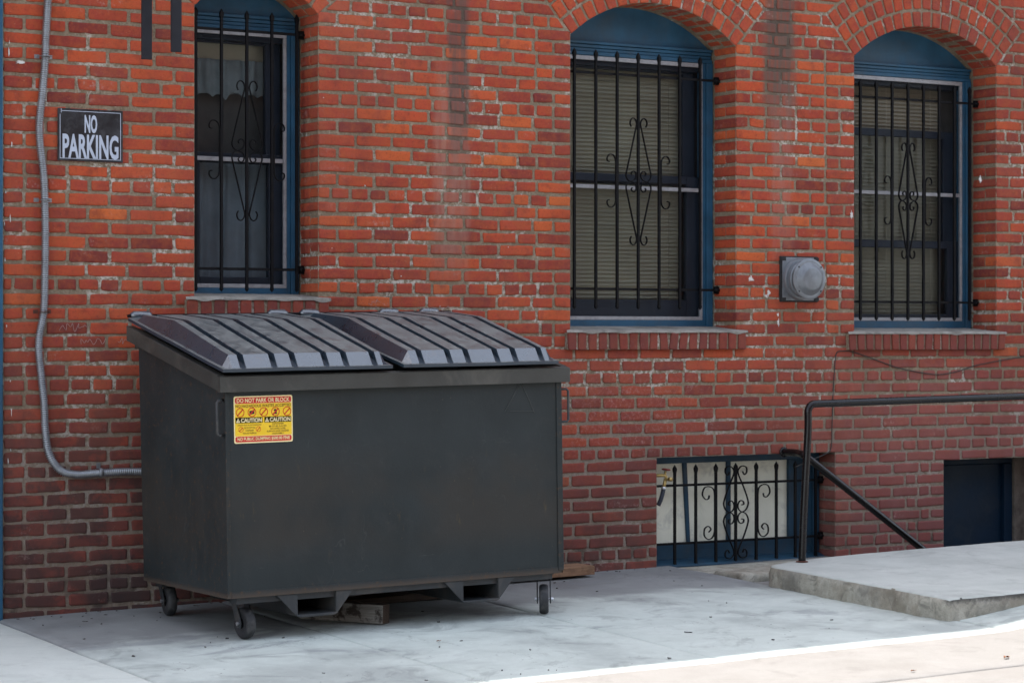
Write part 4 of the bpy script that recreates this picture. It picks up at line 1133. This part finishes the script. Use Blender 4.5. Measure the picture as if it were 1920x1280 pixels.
# step strip in front of the basement window
m = MB(); m.box(1.072, 2.28, -.33, -.005, -.06, .030); o = m.build('threshold_strip', M['slabside'], None, .006); o['kind'] = 'structure'
# low rough kerb between the window and the slab
def rough_block(name, mat, x0, x1, y0, y1, zf0, zf1, step=.04, amp=.006, rnd=.02, parent=None):
    """rounded, chipped concrete block; zf0/zf1 give bottom and top heights"""
    m = MB(); bm = bmesh.new()
    nx, ny, nz = max(2, int((x1-x0)/step)), max(2, int(((y1(x0) if callable(y1) else y1)-y0)/step)), 4
    vmap = {}
    def V(i, j, k):
        key = (i, j, k)
        if key not in vmap:
            x = x0+(x1-x0)*i/nx; yb = y1(x) if callable(y1) else y1; y = y0+(yb-y0)*j/ny; a, b_ = zf0(x, y), zf1(x, y); z = a+(b_-a)*k/nz
            cx = max(x0+rnd, min(x1-rnd, x)); cy = max(y0+rnd, min(yb-rnd, y)); cz = min(b_-rnd, z)
            d = Vector((x-cx, y-cy, max(0, z-cz)))
            if d.length > 1e-6: d = d.normalized()*min(d.length, rnd)
            p = Vector((cx, cy, min(z, cz)))+d
            nn = noise.noise(Vector((p.x*13, p.y*13, p.z*13)))*amp+noise.noise(Vector((p.x*40, p.y*40, p.z*40)))*amp*.5
            p += Vector((d.x, d.y, 0))*(nn/rnd if rnd else 0)
            if k == nz and d.x == 0 and d.y == 0: p.z += noise.noise(Vector((p.x*3, p.y*3, 1)))*.002
            vmap[key] = bm.verts.new(p)
        return vmap[key]
    for i in range(nx):
        for j in range(ny): bm.faces.new([V(i, j, nz), V(i+1, j, nz), V(i+1, j+1, nz), V(i, j+1, nz)])
    for k in range(nz):
        for i in range(nx):
            bm.faces.new([V(i, 0, k), V(i+1, 0, k), V(i+1, 0, k+1), V(i, 0, k+1)]); bm.faces.new([V(i+1, ny, k), V(i, ny, k), V(i, ny, k+1), V(i+1, ny, k+1)])
        for j in range(ny):
            bm.faces.new([V(0, j+1, k), V(0, j, k), V(0, j, k+1), V(0, j+1, k+1)]); bm.faces.new([V(nx, j, k), V(nx, j+1, k), V(nx, j+1, k+1), V(nx, j, k+1)])
    me = bpy.data.meshes.new(name); bm.normal_update(); bm.to_mesh(me); bm.free()
    for p in me.polygons: p.use_smooth = True
    me.materials.append(mat)
    o = bpy.data.objects.new(name, me); COL.objects.link(o)
    if parent: o.parent = parent
    return o
o = rough_block('kerb_stone', M['slabside'], 1.10, 2.28, -.62, -.345, lambda x, y: gz(x, y)-.05, lambda x, y: .052+.006*math.sin(x*9), .03, .012, .02)
tag(o, 'low rough concrete kerb beside the slab under the basement window', 'kerb')
# raised slab
sl = lambda x, y: .124+SX*(x-1)+.03*(y+.964)
o = rough_block('concrete_slab', M['slab'], 1.012, 5.6, -2.395, lambda x: -.775-.185*math.exp(-(x-1.0)/.30), lambda x, y: gz(x, y)-.05, sl, .016, .015, .032)
tag(o, 'raised grey concrete slab with rough weathered edge at the lower right', 'slab')
# rougher, dirtier material on the slab's sides
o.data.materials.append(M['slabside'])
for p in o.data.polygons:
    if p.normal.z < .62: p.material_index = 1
# ------------------------------------------------------------------ RAILS
pb = Vector((1.262, -.935, 0)); pb.z = sl(pb.x, pb.y)
rl = thing('guard_rail', 'black pipe guard rail with a single bent post standing on the concrete slab', 'railing', pb)
tp = at(1515, 757, pb.y)-pb; te = at(1920, 742, pb.y)-pb; dirv = (te-tp)/(te.x-tp.x)
pts = [Vector((0, 0, -.01)), Vector((0.003, 0, .25)), Vector((tp.x*.5+.002, 0, tp.z*.55))]
r_ = .045
pts = smoothpath([(0, 0, -.01), (.010, 0, .22), (.024, 0, .45), (tp.x, 0, tp.z-.14), (tp.x, 0, tp.z-r_)], 5)
for k in range(1, 7):
    t = k/6*PI/2; pts.append(Vector((tp.x+r_*(1-math.cos(t)), 0, tp.z-r_+r_*math.sin(t))))
for k in range(1, 13):
    x = tp.x+r_+k*.33; pts.append(Vector((x, 0, tp.z+dirv.z*(x-tp.x-r_))))
m = MB(); m.tube(pts, .0205, 16); m.build('rail', M['pipe'], rl)
m = MB(); m.tube([pts[-1]+Vector((-.05, 0, 0)), Vector((pts[-1].x-.05, 0, sl(pts[-1].x+pb.x, pb.y)-pb.z))], .020, 14); m.build('post', M['pipe'], rl)
m = MB(); m.lathe([(0, .034), (.004, .032), (.006, .021)], (0, 0, .0005), (0, 0, 1), 16); m.build('base_flange', M['rust'], rl)
w0 = at(1470, 847, -.012); e0 = at(1520, 862, -.24); e1 = at(1725, 1025, -.24)
hr = thing('stair_handrail', 'black pipe handrail sloping down the wall behind the concrete slab', 'handrail', w0)
dd = (e1-e0)
pts = [w0, w0+Vector((.0, -.13, .0)), e0-dd*.04+Vector((0, .02, .006)), e0+dd*.01, e0+dd*.5, e1, e1+dd*.9]
pts = [Vector(p)-w0 for p in pts]
m = MB(); m.tube(smoothpath(pts[:4], 6)+pts[4:], .0215, 14); m.build('rail', M['pipe'], hr)
m = MB(); m.lathe([(0, .030), (.006, .030), (.010, .022)], (0, .004, 0), (0, -1, 0), 18); m.build('wall_flange', M['pipe'], hr)
q = pts[5]+dd*.45; m = MB(); m.tube([q, q+Vector((0, .12, -.06)), q+Vector((0, .228, -.06))], .008, 8); m.build('wall_bracket', M['pipe'], hr)

# ------------------------------------------------------------------ TAP, CABLE, TIMBER, LITTER
tx = BW['x0']
hc = at(1247, 897, .06)
tap = thing('garden_tap', 'brass garden tap with red handwheel beside the basement window', 'tap', hc)
m = MB(); m.tube([(tx-hc.x-.01, .02, .02), (-.015, .0, .02), (.0, -.01, .012), (.0, -.012, -.012)], .010, 10); m.tube([(.0, -.005, .0), (-.02, -.015, -.05)], .010, 10); m.tube([(-.002, 0, .01), (.004, 0, .045)], .007, 8); m.lathe([(0, .012), (.02, .012)], (.006, -.03, -.002), (.3, -1, 0), 10)
m.build('tap_body', M['brass'], tap)
m = MB(); m.lathe([(0, .018), (.003, .026), (.009, .026), (.012, .018)], (.006, 0, .046), (.15, 0, 1), 16); m.build('handwheel', M['valvered'], tap)
m = MB(); m.tube([(-.02, -.015, -.045), (-.023, -.016, -.06)], .0125, 10); m.build('hose_coupling', M['zinc'], tap)
m = MB(); m.tube(smoothpath([(-.022, -.016, -.058), (-.038, -.016, -.11), (-.055, -.01, -.15)], 5), .0125, 10); m.build('hose_end', M['hose'], tap)
cpx = [(1490, 876), (1520, 862), (1545, 852), (1558, 840), (1560, 800), (1562, 740), (1565, 690), (1568, 663), (1578, 658), (1600, 660), (1630, 670), (1680, 688), (1720, 697), (1760, 702), (1795, 696), (1830, 685), (1880, 675), (1930, 667), (1990, 660)]
cpp = [at(a, b_, -.006) for a, b_ in cpx]
cb = MB(); cb.tube(smoothpath([p-cpp[0] for p in cpp], 5), .0028, 7); o = cb.build('cable', M['cable'], None); o.location = cpp[0]
tag(o, 'thin dark cable sagging along the brick wall under the rightmost window', 'cable')
# timber
def beam(name, mat, a, b, w, h, zoff, label, cat, endmat=None):
    a, b = Vector(a), Vector(b); d = (b-a); L = d.length; ang = math.atan2(d.y, d.x)
    m = MB(); nseg = 10
    for_rings = []
    vs = []; fs = []
    for k in range(nseg+1):
        x = L*k/nseg; j = lambda s_: noise.noise(Vector((k*.9, s_, L*7)))*.003
        vs += [(x+(j(9)*2 if k in (0, nseg) else 0), -w/2+j(1), j(2)*.3), (x+(j(7)*2 if k in (0, nseg) else 0), w/2+j(3), j(4)*.3), (x, w/2+j(5), h+j(6)), (x, -w/2+j(7), h+j(8))]
    for k in range(nseg):
        for q in range(4): fs.append((k*4+q, k*4+(q+1) % 4, k*4+4+(q+1) % 4, k*4+4+q))
    fs += [(3, 2, 1, 0), tuple(nseg*4+q for q in range(4))]
    m.add(vs, fs); o = m.build(name, mat, None, .003)
    o.location = (a.x, a.y, gz(a.x, a.y)+zoff); o.rotation_euler = (0, -math.atan(SX*math.cos(ang)+SY*math.sin(ang)), ang)
    if endmat:
        o.data.materials.append(endmat)
        for p in o.data.polygons:
            if abs(p.normal.x) > .8: p.material_index = 1
    return tag(o, label, cat)
beam('timber_beam', M['whitewood'], (-1.365, -1.085, 0), (-1.63, -.725, 0), .075, .09, .004, 'short timber beam with flaking white paint lying under the dumpster', 'timber', M['darkwood'])
beam('timber_plank', M['plank'], (.415, -.10, 0), (-.95, -.13, 0), .17, .048, .012, 'weathered brown plank lying against the wall behind the right caster', 'plank')
beam('timber_board', M['darkwood'], (-.62, -.44, 0), (-1.62, -.48, 0), .14, .035, .004, 'dark board lying flat under the middle of the dumpster', 'plank')
# litter
m = MB(); rl_ = random.Random(3)
for k in range(110):
    x = rl_.uniform(-2.9, 1.0); y = rl_.uniform(-2.6, -.05)
    if rl_.random() < .25: x, y = rl_.uniform(-2.85, -2.2), rl_.uniform(-1.3, -.1)
    if k >= 52: x, y = rl_.uniform(-2.85, 1.0), -.01-abs(rl_.gauss(0, .05))
    s_ = rl_.uniform(.003, .010)*(1.8 if rl_.random() < .12 else 1); a = rl_.uniform(0, PI)
    n = rl_.randint(4, 7); top = []
    for q in range(n):
        t = 2*PI*q/n; rx = s_*rl_.uniform(.6, 1.3); ry = s_*rl_.uniform(.25, .7)
        top.append((x+rx*math.cos(t)*math.cos(a)-ry*math.sin(t)*math.sin(a), y+rx*math.cos(t)*math.sin(a)+ry*math.sin(t)*math.cos(a)))
    z = zg_(x, y)
    m.add([(p[0], p[1], z+.0005) for p in top]+[(p[0], p[1], z+rl_.uniform(.003, .006)) for p in top], [tuple(range(n, 2*n))]+[(q, (q+1) % n, (q+1) % n+n, q+n) for q in range(n)])
o = m.build('ground_litter', M['litter'], None); o['kind'] = 'stuff'; tag(o, 'dark crumbs and leaf scraps scattered over the concrete apron', 'litter')
def leaf(px, py, s_, label):
    d = FV+RV*((px-960)/FPX)+Vector((0, 0, (HOR-py)/FPX))
    # intersect with the sloping pavement
    nrm = Vector((-SX, -SY, 1)); t = (Vector((0, 0, Z0))-CAM).dot(nrm)/d.dot(nrm); p = CAM+d*t; p.z = zg_(p.x, p.y)
    m = MB(); n = 7; vs = []
    for i in range(n+1):
        u = i/n; w = .42*math.sin(PI*min(1, u*1.05))**.8*(1+.35*math.sin(u*19))
        for v in (-1, 0, 1): vs.append((s_*(u-.5)*2, s_*w*v, .004+s_*.35*abs(v)*(.5+.5*math.sin(u*5))+s_*.12*math.sin(u*4)))
    m.add(vs, [(i*3+k, i*3+k+1, i*3+4+k, i*3+3+k) for i in range(n) for k in range(2)], True)
    m.tube([(s_, 0, .006), (s_*1.5, s_*.1, .008)], .0012, 5)
    o = m.build('dry_leaf', M['leaf'], None, fix=False); o.location = p; o.rotation_euler = (0, 0, random.uniform(-.4, .4))
    tag(o, label, 'leaf', 'dry leaves on the concrete')
leaf(1887, 1234, .024, 'curled brown leaf on the sunlit pavement at the right')
leaf(822, 1203, .012, 'small brown leaf on the shaded concrete in front of the dumpster')
leaf(1712, 1259, .014, 'tiny pale leaf on the sunlit pavement left of the curled leaf')

# ------------------------------------------------------------------ OTHER SIDE OF THE STREET (unseen building added behind the camera to block the low sky)
opp = thing('sky_blocker_building', 'added unseen brick building across the street that blocks the low sky', 'building', (0, -24, -.7))
m = MB(); m.box(-16, 22, -8, 0, -.6, 12.5); m.box(-16.2, 22.2, -8.2, .25, 12.501, 12.9); m.build('wall', M['farbrick'], opp)
for fl in range(4):
    for k in range(15):
        m = MB(); xw = -14.5+2.45*k; m.box(xw-.55, xw+.55, .003, .05, .9+2.95*fl, 2.75+2.95*fl); w_ = m.build('window', M['navy'], opp)
# ------------------------------------------------------------------ LIGHT, SKY, CAMERA
EL = math.radians(70.95); AZ = math.radians(8)       # sun behind the building, high
wd = bpy.data.worlds.new('World'); scene.world = wd; wd.use_nodes = True
nt = wd.node_tree; bg = nt.nodes['Background']; sky = nt.nodes.new('ShaderNodeTexSky'); sky.sky_type = 'NISHITA'
sky.sun_disc = False; sky.sun_elevation = EL; sky.sun_rotation = AZ; sky.air_density = 1.0; sky.dust_density = 1.6; sky.ozone_density = .35
hs = nt.nodes.new('ShaderNodeHueSaturation'); hs.inputs['Saturation'].default_value = .50      # thin high haze
nt.links.new(sky.outputs[0], hs.inputs['Color']); nt.links.new(hs.outputs[0], bg.inputs[0]); bg.inputs[1].default_value = .15
su = bpy.data.lights.new('sun', 'SUN'); su.energy = 2.7; su.angle = math.radians(.55); su.color = (1, .97, .93)
so = bpy.data.objects.new('sun', su); COL.objects.link(so)
sd = Vector((math.sin(AZ)*math.cos(EL), math.cos(AZ)*math.cos(EL), math.sin(EL)))
so.rotation_euler = sd.to_track_quat('Z', 'Y').to_euler()
cam = bpy.data.cameras.new('camera'); co = bpy.data.objects.new('camera', cam); COL.objects.link(co)
cam.sensor_width = 36; cam.sensor_fit = 'HORIZONTAL'; cam.lens = FPX*36/1920; cam.shift_y = -(640-HOR)/1920
cam.clip_end = 2000; co.location = CAM; co.rotation_euler = (PI/2, 0, -PHI)
cam.dof.use_dof = True; cam.dof.focus_distance = 12.3; cam.dof.aperture_fstop = 4.0
scene.camera = co
scene.view_settings.view_transform = 'Standard'; scene.view_settings.look = 'None'; scene.view_settings.gamma = 1
scene.view_settings.exposure = 1.82
